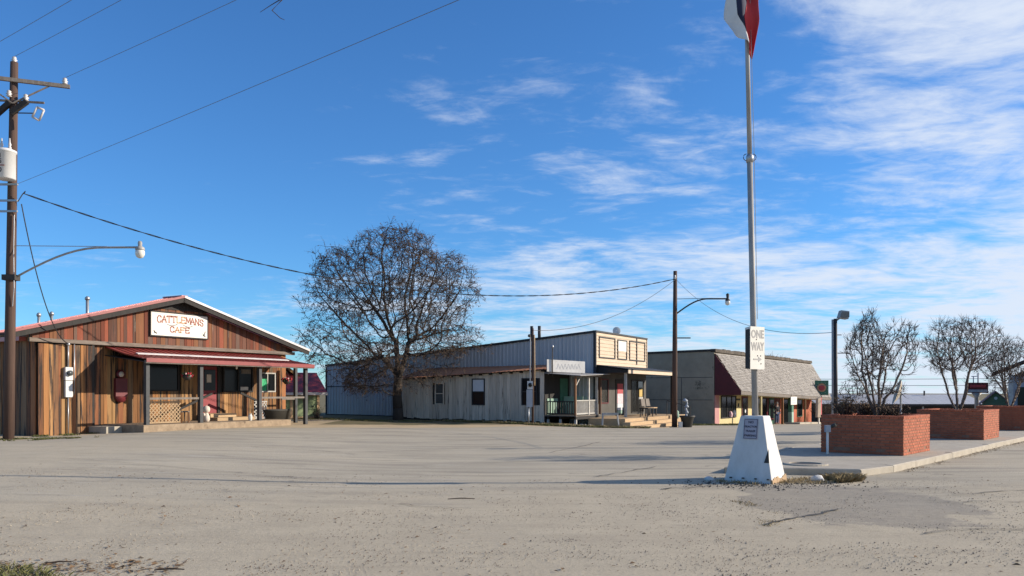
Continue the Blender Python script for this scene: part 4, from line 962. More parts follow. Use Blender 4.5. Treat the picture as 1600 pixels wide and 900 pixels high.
# things on its roof
for (x, y, hh) in ((1.5, 4.6, 1.0), (1.5, 4.1, .95)): MB().tube((x, y, btop(y)), (x, y, btop(y) + hh), .09, n=10).build('stove_pipe', 'dark_trim', bb, True)
dq = local(BO, BA, 5.2, .9, 4.7); t = thing('satellite_dish', 'small grey satellite dish on the roof behind the cream false front', 'satellite dish', dq, 0)
dm = MB(); 
for i, rr in enumerate((.02, .10, .18, .235)): dm.v += [(rr * math.cos(2 * math.pi * k / 14), -.12 + .5 * rr * rr + .3 * rr * math.sin(2 * math.pi * k / 14) * .3, 5.2 + rr * math.sin(2 * math.pi * k / 14)) for k in range(14)]
dm.f = [(i * 14 + k, i * 14 + (k + 1) % 14, (i + 1) * 14 + (k + 1) % 14, (i + 1) * 14 + k) for i in range(3) for k in range(14)]; dm.build('reflector', 'meter_grey', t, True); MB().tube((0, 0, 4.7), (0, -.08, 5.2), .025).build('mast', 'galv', t)
MB().tube((0, -.12, 5.0), (.0, -.5, 5.1), .012).build('feed_arm', 'galv', t)

# bench and table on the platform
q = local(BO, BA, 4.3, -1.5, .25); t = thing('porch_bench', 'small pale bench with two back panels on the platform under the canopy', 'bench', q, BA)
MB().box(-.7, .7, -.22, .22, .66, .71).build('seat', 'step_wood', t)
for x in (-.38, .38): MB().hexa([(x - .3, .2, .78), (x + .3, .2, .78), (x + .3, .25, .78), (x - .3, .25, .78)], [(x - .27, .27, 1.2), (x + .27, .27, 1.2), (x + .27, .32, 1.2), (x - .27, .32, 1.2)]).build('backrest', 'grey_wood', t)
for x in (-.6, .6):
    for y in (-.18, .2): MB().box(x - .03, x + .03, y - .03, y + .03, .25, .66).build('leg', 'iron', t)
q = local(BO, BA, 2.0, -2.2, .25); t = thing('porch_table', 'low dark table at the left end of the canopy platform', 'table', q, BA)
MB().box(-.45, .45, -.25, .25, .68, .73).build('table_top', 'dark_wood', t)
for x in (-.4, .4):
    for y in (-.2, .2): MB().box(x - .025, x + .025, y - .025, y + .025, .25, .68).build('leg', 'iron', t)
q = local(BO, BA, 4.9, -2.9, .08); one('garden_frog', MB().lathe((0, 0, 0), [(.09, 0), (.15, .08), (.16, .2), (.12, .3), (.13, .38), (.06, .46)], 10), 'pale_green', 'small pale green ornament on the porch steps', 'ornament', smooth=True).location = q
# pot with a tall pale ornament by the lamp pole
q = Vector((9.25, 43.6)); qz = h(*q); t = thing('black_flower_pot', 'black flower pot holding a pale twisted ornament right of the lamp pole', 'flower pot', (q.x, q.y, qz))
MB().lathe((0, 0, qz), [(.22, 0), (.26, .05), (.35, .5), (.42, .55), (.42, .62), (.36, .62), (.33, .5)], 18).build('pot', 'tub_black', t, True); MB().lathe((0, 0, qz + .5), [(.33, 0), (.1, .04)], 14).build('soil', 'soil', t)
m = MB(); zc = qz + .55
for k, (r_, dx) in enumerate(((.07, 0), (.1, .03), (.08, -.02), (.13, .02), (.06, .04), (.16, -.06))): m.lathe((dx - .05, 0, zc), [(.03, 0), (r_, .06), (r_ * .7, .13), (.03, .19)], 9); zc += .155
m.build('ornament', 'box_blue_grey', t, True); MB().box(-.5, -.3, -.3, -.1, qz, qz + .3).build('white_block', 'sign_white', t)

# ------------------------------------------------------------------ white lean-to shed and its little porch
sd = thing('white_shed', 'weathered white board shed with a rusty roof along the blue wall', 'building', (BO[0], BO[1], 0.0), BA)
SX = -3.0; Y0, Y1 = 1.42, 10.5
def eave(y): return 2.74 - .40 * (y - Y0) / (Y1 - Y0)
def junction(y): return 3.04 - .08 * (y - Y0) / (Y1 - Y0)
MB().hexa([(SX + .05, Y0 + .03, -.1), (-.02, Y0 + .03, -.1), (-.02, Y1, -.1), (SX + .05, Y1, -.1)], [(SX + .05, Y0 + .03, eave(Y0) - .05), (-.02, Y0 + .03, junction(Y0) - .05), (-.02, Y1, junction(Y1) - .05), (SX + .05, Y1, eave(Y1) - .05)]).build('wall_core', 'dark_wood', sd)
SOP = [(1.84, 2.74, .9, 2.3), (4.98, 5.8, .88, 2.3), (7.62, 8.22, .9, 2.08)]
y = Y0
while y < Y1 - .02:
    w = min(random.uniform(.18, .26), Y1 - y); a, b = y + .006, y + w - .006; segs = []; lo = ground_at(SX, y) + random.uniform(.06, .14)
    for o0, o1, z0_, z1_ in SOP:
        if b > o0 + .03 and a < o1 - .03: segs.append((lo, z0_)); lo = z1_
    segs.append((lo, eave((a + b) / 2) - .04))
    for s0, s1 in segs:
        if s1 - s0 > .04: MB().box(SX + random.uniform(-.012, .01), SX + .045, a, b, s0, s1).build('wall_board', 'white_board', sd)
    y += w
def side_window(y0, y1, z0, z1, glass, frame, mid=True):
    m = MB(); f = .055; xa, xb = SX - .03, SX + .05
    m.box(xa, xb, y0, y1, z0, z0 + f); m.box(xa, xb, y0, y1, z1 - f, z1); m.box(xa, xb, y0, y0 + f, z0 + f, z1 - f); m.box(xa, xb, y1 - f, y1, z0 + f, z1 - f)
    if mid: m.box(xa, xb, y0 + f, y1 - f, (z0 + z1) / 2 - .02, (z0 + z1) / 2 + .03)
    fr = m.build('window', frame, sd); zm = (z0 + z1) / 2
    MB().box(SX + .01, SX + .02, y0 + f, y1 - f, zm + .03, z1 - f).build('pane', glass[0], fr); MB().box(SX + .01, SX + .02, y0 + f, y1 - f, z0 + f, zm - .02).build('pane', glass[1], fr)
side_window(1.84, 2.74, .9, 2.3, ('glass_dark', 'glass_dark'), 'dark_trim'); side_window(4.98, 5.8, .88, 2.3, ('poster_white', 'glass_dark'), 'dark_trim'); side_window(7.62, 8.22, .9, 2.08, ('glass_dim', 'glass_dim'), 'white_board')
# rusty corrugated roof sheets
k = 0; y = Y0 - .25
while y < Y1 + .2:
    y2 = min(y + .68, Y1 + .25); m = MB(); nrib = 7
    xs_ = SX - .32 + random.uniform(-.05, .05)
    def rz(yy, tt): return (eave(yy) + .02) * (1 - tt) + (junction(yy) + .02) * tt - (.03 if tt == 0 else 0)
    for i in range(nrib + 1):
        yy = y + (y2 + .03 - y) * i / nrib; d = .018 if i % 2 else 0
        m.v += [(xs_, yy, rz(yy, 0) + d), (-.03, yy, rz(yy, 1) + d + .02)]
    m.f = [(2 * i, 2 * i + 1, 2 * i + 3, 2 * i + 2) for i in range(nrib)]
    o = m.build('roof_sheet', 'rust_roof', sd); sm = o.modifiers.new('s', 'SOLIDIFY'); sm.thickness = .008
    y = y2
y = Y0
while y < Y1: MB().box(SX - .25, SX + .2, y, y + .07, eave(y) - .12, eave(y) - .02).build('rafter', 'dark_wood', sd); y += .62
# porch at its front end
PZ, PY0, PY1 = .40, -.38, 1.36
m = MB().box(SX + .02, -.2, Y0 - .04, Y0 + .02, .1, 2.7); m.build('front_wall', 'dark_wood', sd)
MB().box(-1.3, -.45, Y0 - .08, Y0 - .042, .42, 2.3).build('door', 'green_paint', sd); MB().box(-2.8, -1.6, Y0 - .08, Y0 - .042, .42, 1.25).build('panel', 'pale_green', sd)
x = SX
yy = PY0
while yy < PY1 - .05:
    MB().box(SX, -.06, yy + .005, yy + .175, PZ - .045, PZ).build('deck_board', 'grey_wood', sd); yy += .18
for yy in (PY0 + .03, .5, 1.2):
    MB().box(SX + .05, -.1, yy, yy + .08, PZ - .2, PZ - .048).build('joist', 'dark_wood', sd)
    MB().box(SX + .06, SX + .16, yy - .01, yy + .1, ground_at(SX, yy) - .05, PZ - .2).build('pier', 'white_rail', sd)
for xx, mm in ((SX + .07, 'plank'), (-1.35, 'white_rail'), (-.35, 'white_rail'), (.12, 'plank')): MB().box(xx - .05, xx + .05, PY0 + .03, PY0 + .13, PZ, 2.36).build('porch_post', mm, sd)
MB().bar((SX + .07, -.3, 1.85), (SX + .6, -.3, 2.32), .06).build('knee_brace', 'white_rail', sd)
def railing(p, q, z0, z1, mm, n_):
    MB().bar((*p, z1), (*q, z1), .09, .05).build('top_rail', mm, sd); MB().bar((*p, z0 + .08), (*q, z0 + .08), .05, .07).build('bottom_rail', mm, sd)
    for k in range(n_):
        f_ = (k + .5) / n_; xx, yy = p[0] + (q[0] - p[0]) * f_, p[1] + (q[1] - p[1]) * f_
        MB().box(xx - .022, xx + .022, yy - .022, yy + .022, z0 + .1, z1 - .02).build('baluster', mm, sd)
railing((SX + .14, PY0 + .08), (-1.42, PY0 + .08), PZ, 1.15, 'white_rail', 11); railing((-1.28, PY0 + .08), (-.42, PY0 + .08), PZ, 1.15, 'white_rail', 7)
railing((SX + .07, 1.3), (SX + .07, PY0 + .18), PZ, 1.1, 'dark_wood', 11)
for yy, w in ((1.0, .3), (.4, .22), (-.05, .12)): MB().box(-1.0, -.95, yy - w, yy + w, PZ, 1.35).build('screen_panel', 'pale_green', sd)
for k in range(5):
    xa, xb = SX - .2 + k * .74, SX - .2 + (k + 1) * .74 + .03
    za, zb = 2.44 + .03 * k, 2.44 + .03 * (k + 1)
    MB().hexa([(xa, PY1 - .02, za + .1), (xb, PY1 - .02, zb + .1), (xb, PY0 - .35, zb - .06), (xa, PY0 - .35, za - .06)], [(xa, PY1 - .02, za + .125), (xb, PY1 - .02, zb + .125), (xb, PY0 - .35, zb - .035), (xa, PY0 - .35, za - .035)]).build('porch_roof_sheet', 'weathered_galv', sd)
MB().bar((SX, PY0 + .08, 2.36), (.2, PY0 + .08, 2.45), .08, .1).build('porch_beam', 'grey_wood', sd)
# blank board standing on the porch roof
wb = thing('white_signboard', 'blank weathered white signboard standing on the little porch roof', 'sign', (BO[0], BO[1], 2.5), BA)
sa, sb_ = Vector((-3.2, 1.15, 0)), Vector((-1.35, -.1, 0)); sdir = (sb_ - sa).normalized(); snrm = Vector((sdir.y, -sdir.x, 0))
def bp_(f_, z, o_=0.0): q_ = sa.lerp(sb_, f_) + snrm * o_; return (q_.x, q_.y, z)
MB().hexa([bp_(0, 2.62), bp_(1, 2.56), bp_(1, 2.56, -.04), bp_(0, 2.62, -.04)], [bp_(0, 3.24), bp_(1, 3.16), bp_(1, 3.16, -.04), bp_(0, 3.24, -.04)]).build('board', 'white_paint', wb)
m = MB()
for k in range(7): m.bar(bp_(.26 + .09 * k, 2.76, .004), bp_(.30 + .09 * k, 3.02, .004), .04, .006, up=snrm); m.bar(bp_(.34 + .09 * k, 2.76, .004), bp_(.30 + .09 * k, 3.02, .004), .03, .006, up=snrm)
tag(m.build('faded_letters', 'ghost_ink', wb), 'faded unreadable lettering')
MB().tube(bp_(.13, 2.35, .04), bp_(.13, 3.85, .04), .03).build('pipe_post', 'iron', wb, True); MB().lathe(bp_(.13, 3.82, .04), [(.03, 0), (.08, .04), (.06, .12), (.02, .15)], 8).build('pipe_cap', 'galv', wb, True)
for f_ in (.05, .93): MB().tube(bp_(f_, 2.45, -.06), bp_(f_, 3.1, -.06), .03).build('prop', 'grey_wood', wb)
# saw horse and rubble by the porch
q = Vector((4.9, 41.2, 0)); qz = h(q.x, q.y); t = thing('saw_horse', 'old grey wooden saw horse at the corner of the little porch', 'saw horse', (q.x, q.y, qz), BA - 60)
MB().box(-.42, .42, -.05, .05, qz + .62, qz + .72).build('beam', 'white_rail', t)
for x in (-.36, .36):
    for s_ in (-1, 1): MB().bar((x, .02 * s_, qz + .64), (x + .05 * (1 if x > 0 else -1), .22 * s_, qz - .02), .06).build('leg', 'white_rail', t)
for k in range(16):
    q = local(BO, BA, random.uniform(-3.1, -.8), random.uniform(-1.1, -.5), 0); qz = h(q.x, q.y); s_ = random.uniform(.05, .13)
    m = MB(); bmx = bmesh.new(); bmesh.ops.create_icosphere(bmx, subdivisions=1, radius=s_)
    for v in bmx.verts: v.co = Vector((v.co.x * 1.6, v.co.y, v.co.z * .7)) * random.uniform(.7, 1.15)
    m.add([v.co.copy() for v in bmx.verts], [[v.index for v in f.verts] for f in bmx.faces]); bmx.free()
    o = one('rubble_stone', m, 'white_rail', 'pale lump of rubble lying under the little porch', 'stone', 'rubble under the little porch'); o.location = (q.x, q.y, qz + s_ * .3); o.rotation_euler = (0, 0, random.uniform(0, 6))

# ------------------------------------------------------------------ grey shop building with shingled canopy
DO = (14.2, 58.0); DA = 57; dz0 = -.75
sh = thing('shingled_shop', 'grey block shop building with a deep shingled canopy and cream shop front', 'building', (DO[0], DO[1], dz0), DA)
DL, DD = 28.2, 16.0
def gd(x): return -.72 - .75 * x / DL
m = MB().hexa([(0, 0, -1.0), (DL, 0, -1.9), (DL, DD, -1.9), (0, DD, -1.0)], [(0, 0, 4.45), (DL, 0, 4.4), (DL, DD, 4.0), (0, DD, 4.2)]); m.build('wall', 'grey_block', sh)
for z in (1.0, 2.6): MB().box(-.015, .0, .1, DD, z, z + .03).build('wall_course', 'dark_trim', sh)
for y in (2.4, 6.0): MB().box(-.012, .0, y, y + .03, -.8, 2.6).build('wall_joint', 'dark_trim', sh)
m = MB(); x = 0
while x < DL:
    w = random.uniform(.35, .7); MB().box(x, min(x + w, DL) - .01, -.12, .25, 4.38, 4.62 + random.uniform(-.05, .04)).build('parapet_block', 'parapet', sh); x += w
MB().hexa([(-.06, -.1, 4.44), (.15, -.1, 4.44), (.15, DD, 4.2), (-.06, DD, 4.2)], [(-.06, -.1, 4.60), (.15, -.1, 4.60), (.15, DD, 4.36), (-.06, DD, 4.36)]).build('parapet_cap', 'dark_wall', sh)
OV = 1.85
def eavez(x): return 1.66 - .62 * x / DL
def mans(x, t_): return Vector((x, -.06 - OV * t_, 4.3 + (eavez(x) - 4.3) * t_))
m = MB(); NR = 22
for r_ in range(NR):
    t0, t1 = r_ / NR, (r_ + 1.25) / NR; x = -.1 + random.uniform(0, .3)
    while x < DL:
        w = random.uniform(.22, .42); dd = random.uniform(0, .015); e = random.uniform(-.012, .012)
        a, b = mans(x, t0), mans(min(x + w - .015, DL), t0); c_, d_ = mans(min(x + w - .015, DL), min(1.01, t1 + e)), mans(x, min(1.01, t1 + e)); off = Vector((0, -.035 - dd, .02))
        m.add([a, b, c_ + off, d_ + off, c_ + off * .2, d_ + off * .2], [(0, 1, 2, 3), (3, 2, 4, 5)]); x += w
m.build('shingles', 'shingle', sh, False, 'stuff')
MB().prism([(0, -.04, 4.25), (0, -.06 - OV, eavez(0)), (0, -.06 - OV, eavez(0) - .3), (0, -.04, eavez(0) - .3)], (.08, 0, 0)).build('canopy_end', 'maroon', sh)
MB().hexa([mans(.08, 0) - Vector((0, 0, .05)), mans(DL, 0) - Vector((0, 0, .05)), mans(DL, 1) - Vector((0, 0, .05)), mans(.08, 1) - Vector((0, 0, .05))], [mans(.08, 0) - Vector((0, -.02, .01)), mans(DL, 0) - Vector((0, -.02, .01)), mans(DL, 1) - Vector((0, 0, .01)), mans(.08, 1) - Vector((0, 0, .01))]).build('canopy_deck', 'dark_wood', sh)
MB().hexa([(.0, -.08 - OV, eavez(0) - .26), (DL, -.08 - OV, eavez(DL) - .26), (DL, -.04 - OV, eavez(DL) - .26), (0, -.04 - OV, eavez(0) - .26)], [(.0, -.08 - OV, eavez(0) - .01), (DL, -.08 - OV, eavez(DL) - .01), (DL, -.04 - OV, eavez(DL) - .01), (0, -.04 - OV, eavez(0) - .01)]).build('canopy_fascia', 'grey_wood', sh)
MB().hexa([(.1, -OV, eavez(0) - .30), (DL, -OV, eavez(DL) - .30), (DL, -.0, eavez(DL) - .25), (.1, 0, eavez(0) - .25)], [(.1, -OV, eavez(0) - .27), (DL, -OV, eavez(DL) - .27), (DL, 0, eavez(DL) - .22), (.1, 0, eavez(0) - .22)]).build('canopy_soffit', 'cream_wall', sh)
# shop fronts
def front(x0, x1, z0, z1, mm, name, y=-.05, th=.045): return MB().box(x0, x1, y, y + th, z0, z1).build(name, mm, sh)
top = lambda x: eavez(x) - .25
front(0.02, .95, -1.0, top(.5), 'pink_wall', 'shop_wall'); front(.96, 8.6, -1.2, top(5), 'cream_wall', 'shop_wall'); front(8.61, 16.8, -1.5, top(13), 'maroon', 'shop_wall'); front(16.81, DL, -1.8, top(22), 'brick', 'shop_wall')
for x0, x1, z0, z1, mul in ((1.25, 4.6, -.32, 1.3, (.36, .7)), (9.6, 12.6, -.6, 1.1, (.5,)), (17.6, 19.4, -1.3, .95, ()), (22.6, 24.4, -.75, .9, ())):
    wv = window(sh, x0, x1, z0, z1, -.09, 'dark_wood' if x0 < 20 else 'green_paint', 'glass_dark', mull=mul, fw=.07)
    if x0 < 2: MB().lathe((3.1, -.14, z0 + .07), [(.16, 0), (.2, .2), (.12, .38), (.05, .42)], 8).build('display', 'flower_pink', wv); MB().lathe((4.0, -.14, z0 + .07), [(.12, 0), (.16, .25), (.1, .45), (.04, .5)], 8).build('display', 'poster_white', wv)
for x0, x1, z0 in ((6.0, 7.5, -.95), (13.4, 14.8, -1.15)):
    d_ = MB().box(x0, x1, -.1, -.055, z0, 1.28 if x0 < 8 else 1.05).build('door', 'maroon' if x0 < 8 else 'green_paint', sh); MB().box(x0 + .15, x1 - .15, -.112, -.102, z0 + .3, 1.1 if x0 < 8 else .9).build('pane', 'glass_dark', d_)
    if x0 < 8: MB().tube((x0 + .75, -.13, .1), (x0 + .75, -.114, .1), .14, n=10).build('notice', 'poster_white', d_)
MB().box(4.75, 5.65, -.075, -.051, .95, 1.08).build('name_plate', 'dark_wood', sh); MB().box(5.1, 5.4, -.075, -.051, .45, .72).build('number_plate', 'dark_wood', sh)
for x, mm in ((5.2, 'cream_wall'), (11.2, 'plank'), (18.5, 'plank')): MB().box(x - .07, x + .07, -OV + .02, -OV + .16, gd(x) - .2, top(x) - .03).build('canopy_post', mm, sh)
MB().box(13.7, 14.3, -OV + .0, -OV + .3, gd(14) - .2, -.1).build('pillar', 'pale_green', sh); MB().box(13.7, 14.3, -OV + .0, -OV + .3, -.098, top(14) - .03).build('pillar', 'green_paint', sh)
MB().box(14.31, 14.6, -OV + .02, -OV + .28, gd(14) - .2, -.1).build('pillar', 'poster_red', sh)
ws = thing('hanging_sign', 'white square sign hanging under the shingled canopy', 'sign', tuple(local(DO, DA, 13.9, -OV - .1, .5)), DA)
MB().box(-.95, .95, -.03, .03, .52, 1.18).build('panel', 'sign_white', ws); m = MB(); m.box(-.8, -.76, -.012, .012, 1.18, 1.4); m.box(.76, .8, -.012, .012, 1.18, 1.4); m.build('hanger', 'iron', ws)
m = MB()
for i in range(3): m.box(-.55, .55 - .1 * i, -.038, -.032, .7 + i * .14, .74 + i * .14)
tag(m.build('faint_lines', 'faded_ink', ws), 'faint unreadable lines')
# green projecting sign on the canopy
gs = thing('green_shop_sign', 'green square sign with a round red emblem on the shingled canopy', 'sign', tuple(local(DO, DA, 24.2, -1.9, 1.2)), DA - 75)
MB().box(-.6, .6, -.07, .07, 1.28, 2.65).build('panel', 'green_paint', gs); MB().tube((0, -.09, 1.97), (0, -.072, 1.97), .4, n=20).build('emblem', 'sign_tan', gs); MB().tube((0, -.1, 1.97), (0, -.092, 1.97), .27, n=18).build('emblem_centre', 'poster_red', gs)
m = MB()
for k in range(10): a = k * .628 + .3; m.bar((.5 * math.cos(a), -.085, 1.97 + .5 * math.sin(a)), (.56 * math.cos(a), -.085, 1.97 + .56 * math.sin(a)), .08, .02, up=(0, 1, 0))
m.build('border_marks', 'pale_green', gs); MB().prism([(-.6, .07, 2.2), (-.6, .07, 1.3), (-.6, 1.3, 2.2)], (.06, 0, 0)).build('bracket', 'dark_trim', gs)
# red and cream upright panel sign on a post
q = local(DO, DA, 17.5, -OV - 1.3, 0); qz = h(q.x, q.y); t = thing('red_panel_sign', 'tall red and cream panel sign on a white post before the far shop', 'sign', (q.x, q.y, qz), 38)
MB().box(-.05, .05, -.05, .05, qz, .0).build('post', 'sign_white', t); MB().hexa([(-.36, -.12, -.6), (.0, -.2, -.6), (.0, .1, -.6), (-.36, .1, -.6)], [(-.30, -.12, 1.0), (.0, -.2, 1.1), (.0, .1, 1.1), (-.30, .1, 1.0)]).build('cream_face', 'cream', t); MB().hexa([(.001, -.2, -.6), (.3, -.1, -.6), (.3, .1, -.6), (.001, .1, -.6)], [(.001, -.2, 1.1), (.3, -.1, 1.1), (.3, .1, 1.1), (.001, .1, 1.1)]).build('red_face', 'poster_red', t)
# low bench before the cream window, planter kerb by the pillar
q = local(DO, DA, 3.5, -1.2, 0); qz = h(q.x, q.y); t = thing('window_bench', 'low grey bench below the cream shop window', 'bench', (q.x, q.y, qz), DA)
MB().box(-.9, .9, -.2, .2, qz + .36, qz + .44).build('seat', 'grey_wood', t)
for x in (-.75, .75): MB().box(x - .08, x + .08, -.18, .18, qz, qz + .36).build('leg', 'white_rail', t)
q0, q1 = local(DO, DA, 13.3, -2.6, 0), local(DO, DA, 21, -2.6, 0)
m = MB(); m.hexa([(q0.x, q0.y, h(q0.x, q0.y) - .1), (q1.x, q1.y, h(q1.x, q1.y) - .1), (q1.x - 1, q1.y + .6, h(q1.x, q1.y) - .1), (q0.x - 1, q0.y + .6, h(q0.x, q0.y) - .1)], [(q0.x, q0.y, h(q0.x, q0.y) + .14), (q1.x, q1.y, h(q1.x, q1.y) + .14), (q1.x - 1, q1.y + .6, h(q1.x, q1.y) + .14), (q0.x - 1, q0.y + .6, h(q0.x, q0.y) + .14)]); tag(m.build('shop_kerb', 'concrete'), kind='structure')
# red chair by the shop
q = local(DO, DA, 9.0, -1.4, 0); qz = h(q.x, q.y); t = thing('red_chair', 'red chair outside the dark shop front, left of the standing person', 'chair', (q.x, q.y, qz), DA + 15)
MB().box(-.28, .28, -.26, .26, qz + .4, qz + .46).build('seat', 'poster_red', t); MB().box(-.28, .28, .22, .27, qz + .5, qz + .98).build('backrest', 'poster_red', t)
for x in (-.24, .24):
    for y in (-.22, .22): MB().box(x - .025, x + .025, y - .025, y + .025, qz, qz + .4).build('leg', 'iron', t)
# person standing under the canopy
q = local(DO, DA, 10.1, -1.6, 0); qz = h(q.x, q.y)
def skin_body(name, joints, edges, radii, m, parent, loc):
    me = bpy.data.meshes.new(name); me.from_pydata(joints, edges, []); o = bpy.data.objects.new(name, me); C.objects.link(o); me.materials.append(MATS[m])
    sk = o.modifiers.new('skin', 'SKIN')
    for i, r_ in enumerate(radii): me.skin_vertices[0].data[i].radius = (r_, r_)
    me.skin_vertices[0].data[0].use_root = True
    sb = o.modifiers.new('sub', 'SUBSURF'); sb.levels = 1; sb.render_levels = 2
    o.parent = parent; o.location = loc; return o
t = thing('person', 'person in dark jacket and blue jeans standing under the shingled canopy', 'person', (q.x, q.y, qz), 30)
J = [(0, 0, .95), (0, 0, 1.15), (0, 0, 1.38), (0, -.01, 1.5), (0, -.03, 1.62), (0, -.03, 1.72), (.19, 0, 1.40), (.25, -.02, 1.14), (.22, -.14, .92), (.21, -.18, .84), (-.19, 0, 1.40), (-.25, -.02, 1.14), (-.22, -.14, .92), (-.21, -.18, .84), (.1, 0, .88), (.11, -.03, .5), (.11, .02, .1), (.11, -.12, .04), (-.1, 0, .88), (-.11, -.03, .5), (-.11, .02, .1), (-.11, -.12, .04)]
E_ = [(0, 1), (1, 2), (2, 3), (3, 4), (4, 5), (2, 6), (6, 7), (7, 8), (8, 9), (2, 10), (10, 11), (11, 12), (12, 13), (0, 14), (14, 15), (15, 16), (16, 17), (0, 18), (18, 19), (19, 20), (20, 21)]
RD = [.15, .145, .16, .06, .095, .07, .07, .05, .04, .035, .07, .05, .04, .035, .095, .07, .05, .045, .095, .07, .05, .045]
skin_body('body', J, E_, RD, 'skin', t, (0, 0, 0))
skin_body('jacket', J[:4] + J[6:9] + J[10:13], [(0, 1), (1, 2), (2, 3), (2, 4), (4, 5), (5, 6), (2, 7), (7, 8), (8, 9)], [.175, .17, .185, .08, .085, .065, .052, .085, .065, .052], 'jacket', t, (0, 0, 0))
skin_body('jeans', [J[0], J[14], J[15], J[16], J[18], J[19], J[20]], [(0, 1), (1, 2), (2, 3), (0, 4), (4, 5), (5, 6)], [.165, .11, .085, .065, .11, .085, .065], 'jeans', t, (0, 0, 0))
m = MB().lathe((0, .0, qz + 1.6), [(.06, -.06), (.1, .0), (.11, .08), (.09, .15), (.03, .19)], 10); m.build('hair', 'hair', t, True)

# ------------------------------------------------------------------ buildings and sign behind the planters
q = Vector((32.0, 84.0)); qz = h(40, 84) 
t = thing('low_white_roof_building', 'long low dark building with a pale metal roof behind the planters', 'building', (q.x, q.y, qz), -4)
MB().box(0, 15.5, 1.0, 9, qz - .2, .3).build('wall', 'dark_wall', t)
for i in range(13):
    x0, x1 = -.9 + i * 1.3, -.9 + (i + 1) * 1.3 - .02
    MB().hexa([(x0, .2, .28), (x1, .2, .28), (x1, 5, 1.25), (x0, 5, 1.25)], [(x0, .2, .34), (x1, .2, .34), (x1, 5, 1.31), (x0, 5, 1.31)]).build('roof_panel', 'roof_white', t)
MB().box(-.9, 16, .15, .19, .12, .35).build('fascia', 'dark_wall', t)
MB().box(-.9, 16, 5, 9.2, .5, 1.29).build('roof_back', 'dark_wall', t)
for x in (.0, 3.2, 6.4, 9.6, 12.8): MB().box(x, x + .14, .35, .49, qz - .1, .26).build('post', 'white_rail', t)
for x in (1.2, 4.6, 8.0): MB().box(x, x + 1.2, .96, .995, qz + .5, .0).build('window', 'glass_dark', t)
MB().tube((11.5, 4.5, 1.1), (11.5, 4.5, 1.7), .09).build('vent_pipe', 'dark_trim', t)
q = Vector((32.6, 57.0)); qz = h(*q); t = thing('green_gable_kiosk', 'small green gabled shed with a pinkish roof behind the middle planter', 'shed', (q.x + .8, q.y, qz), -28)
MB().box(-.75, .75, 0, 2.5, qz - .1, .85).build('wall', 'shed_green', t); MB().prism([(-.78, 0.01, .85), (.78, 0.01, .85), (0, 0.01, 1.55)], (0, 2.4, 0)).build('gable', 'shed_green', t)
for s_ in (-1, 1): MB().hexa([(0, -.25, 1.58), (s_ * 1.0, -.25, .68), (s_ * 1.0, 2.7, .68), (0, 2.7, 1.58)], [(0, -.25, 1.66), (s_ * 1.0, -.25, .76), (s_ * 1.0, 2.7, .76), (0, 2.7, 1.66)]).build('roof', 'shed_roof', t)
MB().tube((0, -.05, 1.15), (0, .02, 1.15), .11, n=10).build('vent', 'sign_white', t); MB().box(-.3, .35, -.03, -.0, qz, .5).build('door', 'dark_wood', t)
q = Vector((34.9, 62.0)); qz = h(*q); t = thing('roadside_sign', 'dark red roadside sign on a flared post behind the middle planter', 'sign', (q.x, q.y, qz), 0)
MB().lathe((0, 0, qz), [(.16, 0), (.15, 1.6 - .12 - qz - .3), (.35, 1.6 - .12 - qz + .02)], 10).build('post', 'weathered_galv', t, True); pn = MB().box(-.8, .8, -.12, .12, 1.5, 2.28).build('panel', 'maroon', t)
MB().box(-.72, .72, -.135, -.125, 1.56, 1.76).build('lower_band', 'box_blue_grey', pn); MB().box(-.6, .6, -.135, -.125, 1.92, 2.12).build('upper_band', 'poster_red', pn)
m = MB(); m.tube((.1, 0, 2.28), (.1, 0, 3.0), .05); m.tube((-.25, 0, 2.28), (-.25, 0, 2.75), .035); m.tube((-.4, 0, 2.75), (.0, 0, 2.75), .03); m.build('antenna', 'box_blue_grey', t)
q = Vector((32.5, 54.0)); qz = h(*q); t = thing('dark_gable_house', 'house with a dark sloping roof behind the farthest planter tree', 'building', (q.x - .7, q.y, qz), -30)
MB().box(.7, 9, .6, 8, qz - .1, 2.6).build('wall', 'far_wall', t); MB().prism([(.7, .62, 2.6), (9, .62, 2.6), (4.85, .62, 4.6)], (0, 7, 0)).build('gable', 'dark_wall', t)
for xa, xb in ((-.3, 4.85), (10, 4.85)): MB().hexa([(xa, .0, 2.72), (xb, .0, 5.0), (xb, 8.4, 5.0), (xa, 8.4, 2.72)], [(xa, 0, 2.88), (xb, 0, 5.16), (xb, 8.4, 5.16), (xa, 8.4, 2.88)]).build('roof', 'dark_trim', t)
for x in (.1, 2.0): MB().box(x + .5, x + .75, .1, .35, qz, 2.6 if x > 1 else 2.7).build('porch_post', 'white_rail', t)
MB().box(1.1, 1.9, .55, .595, .2, 1.9).build('window', 'glass_dark', t); MB().box(2.8, 3.8, .55, .595, qz + .1, 1.8).build('door', 'dark_wood', t)
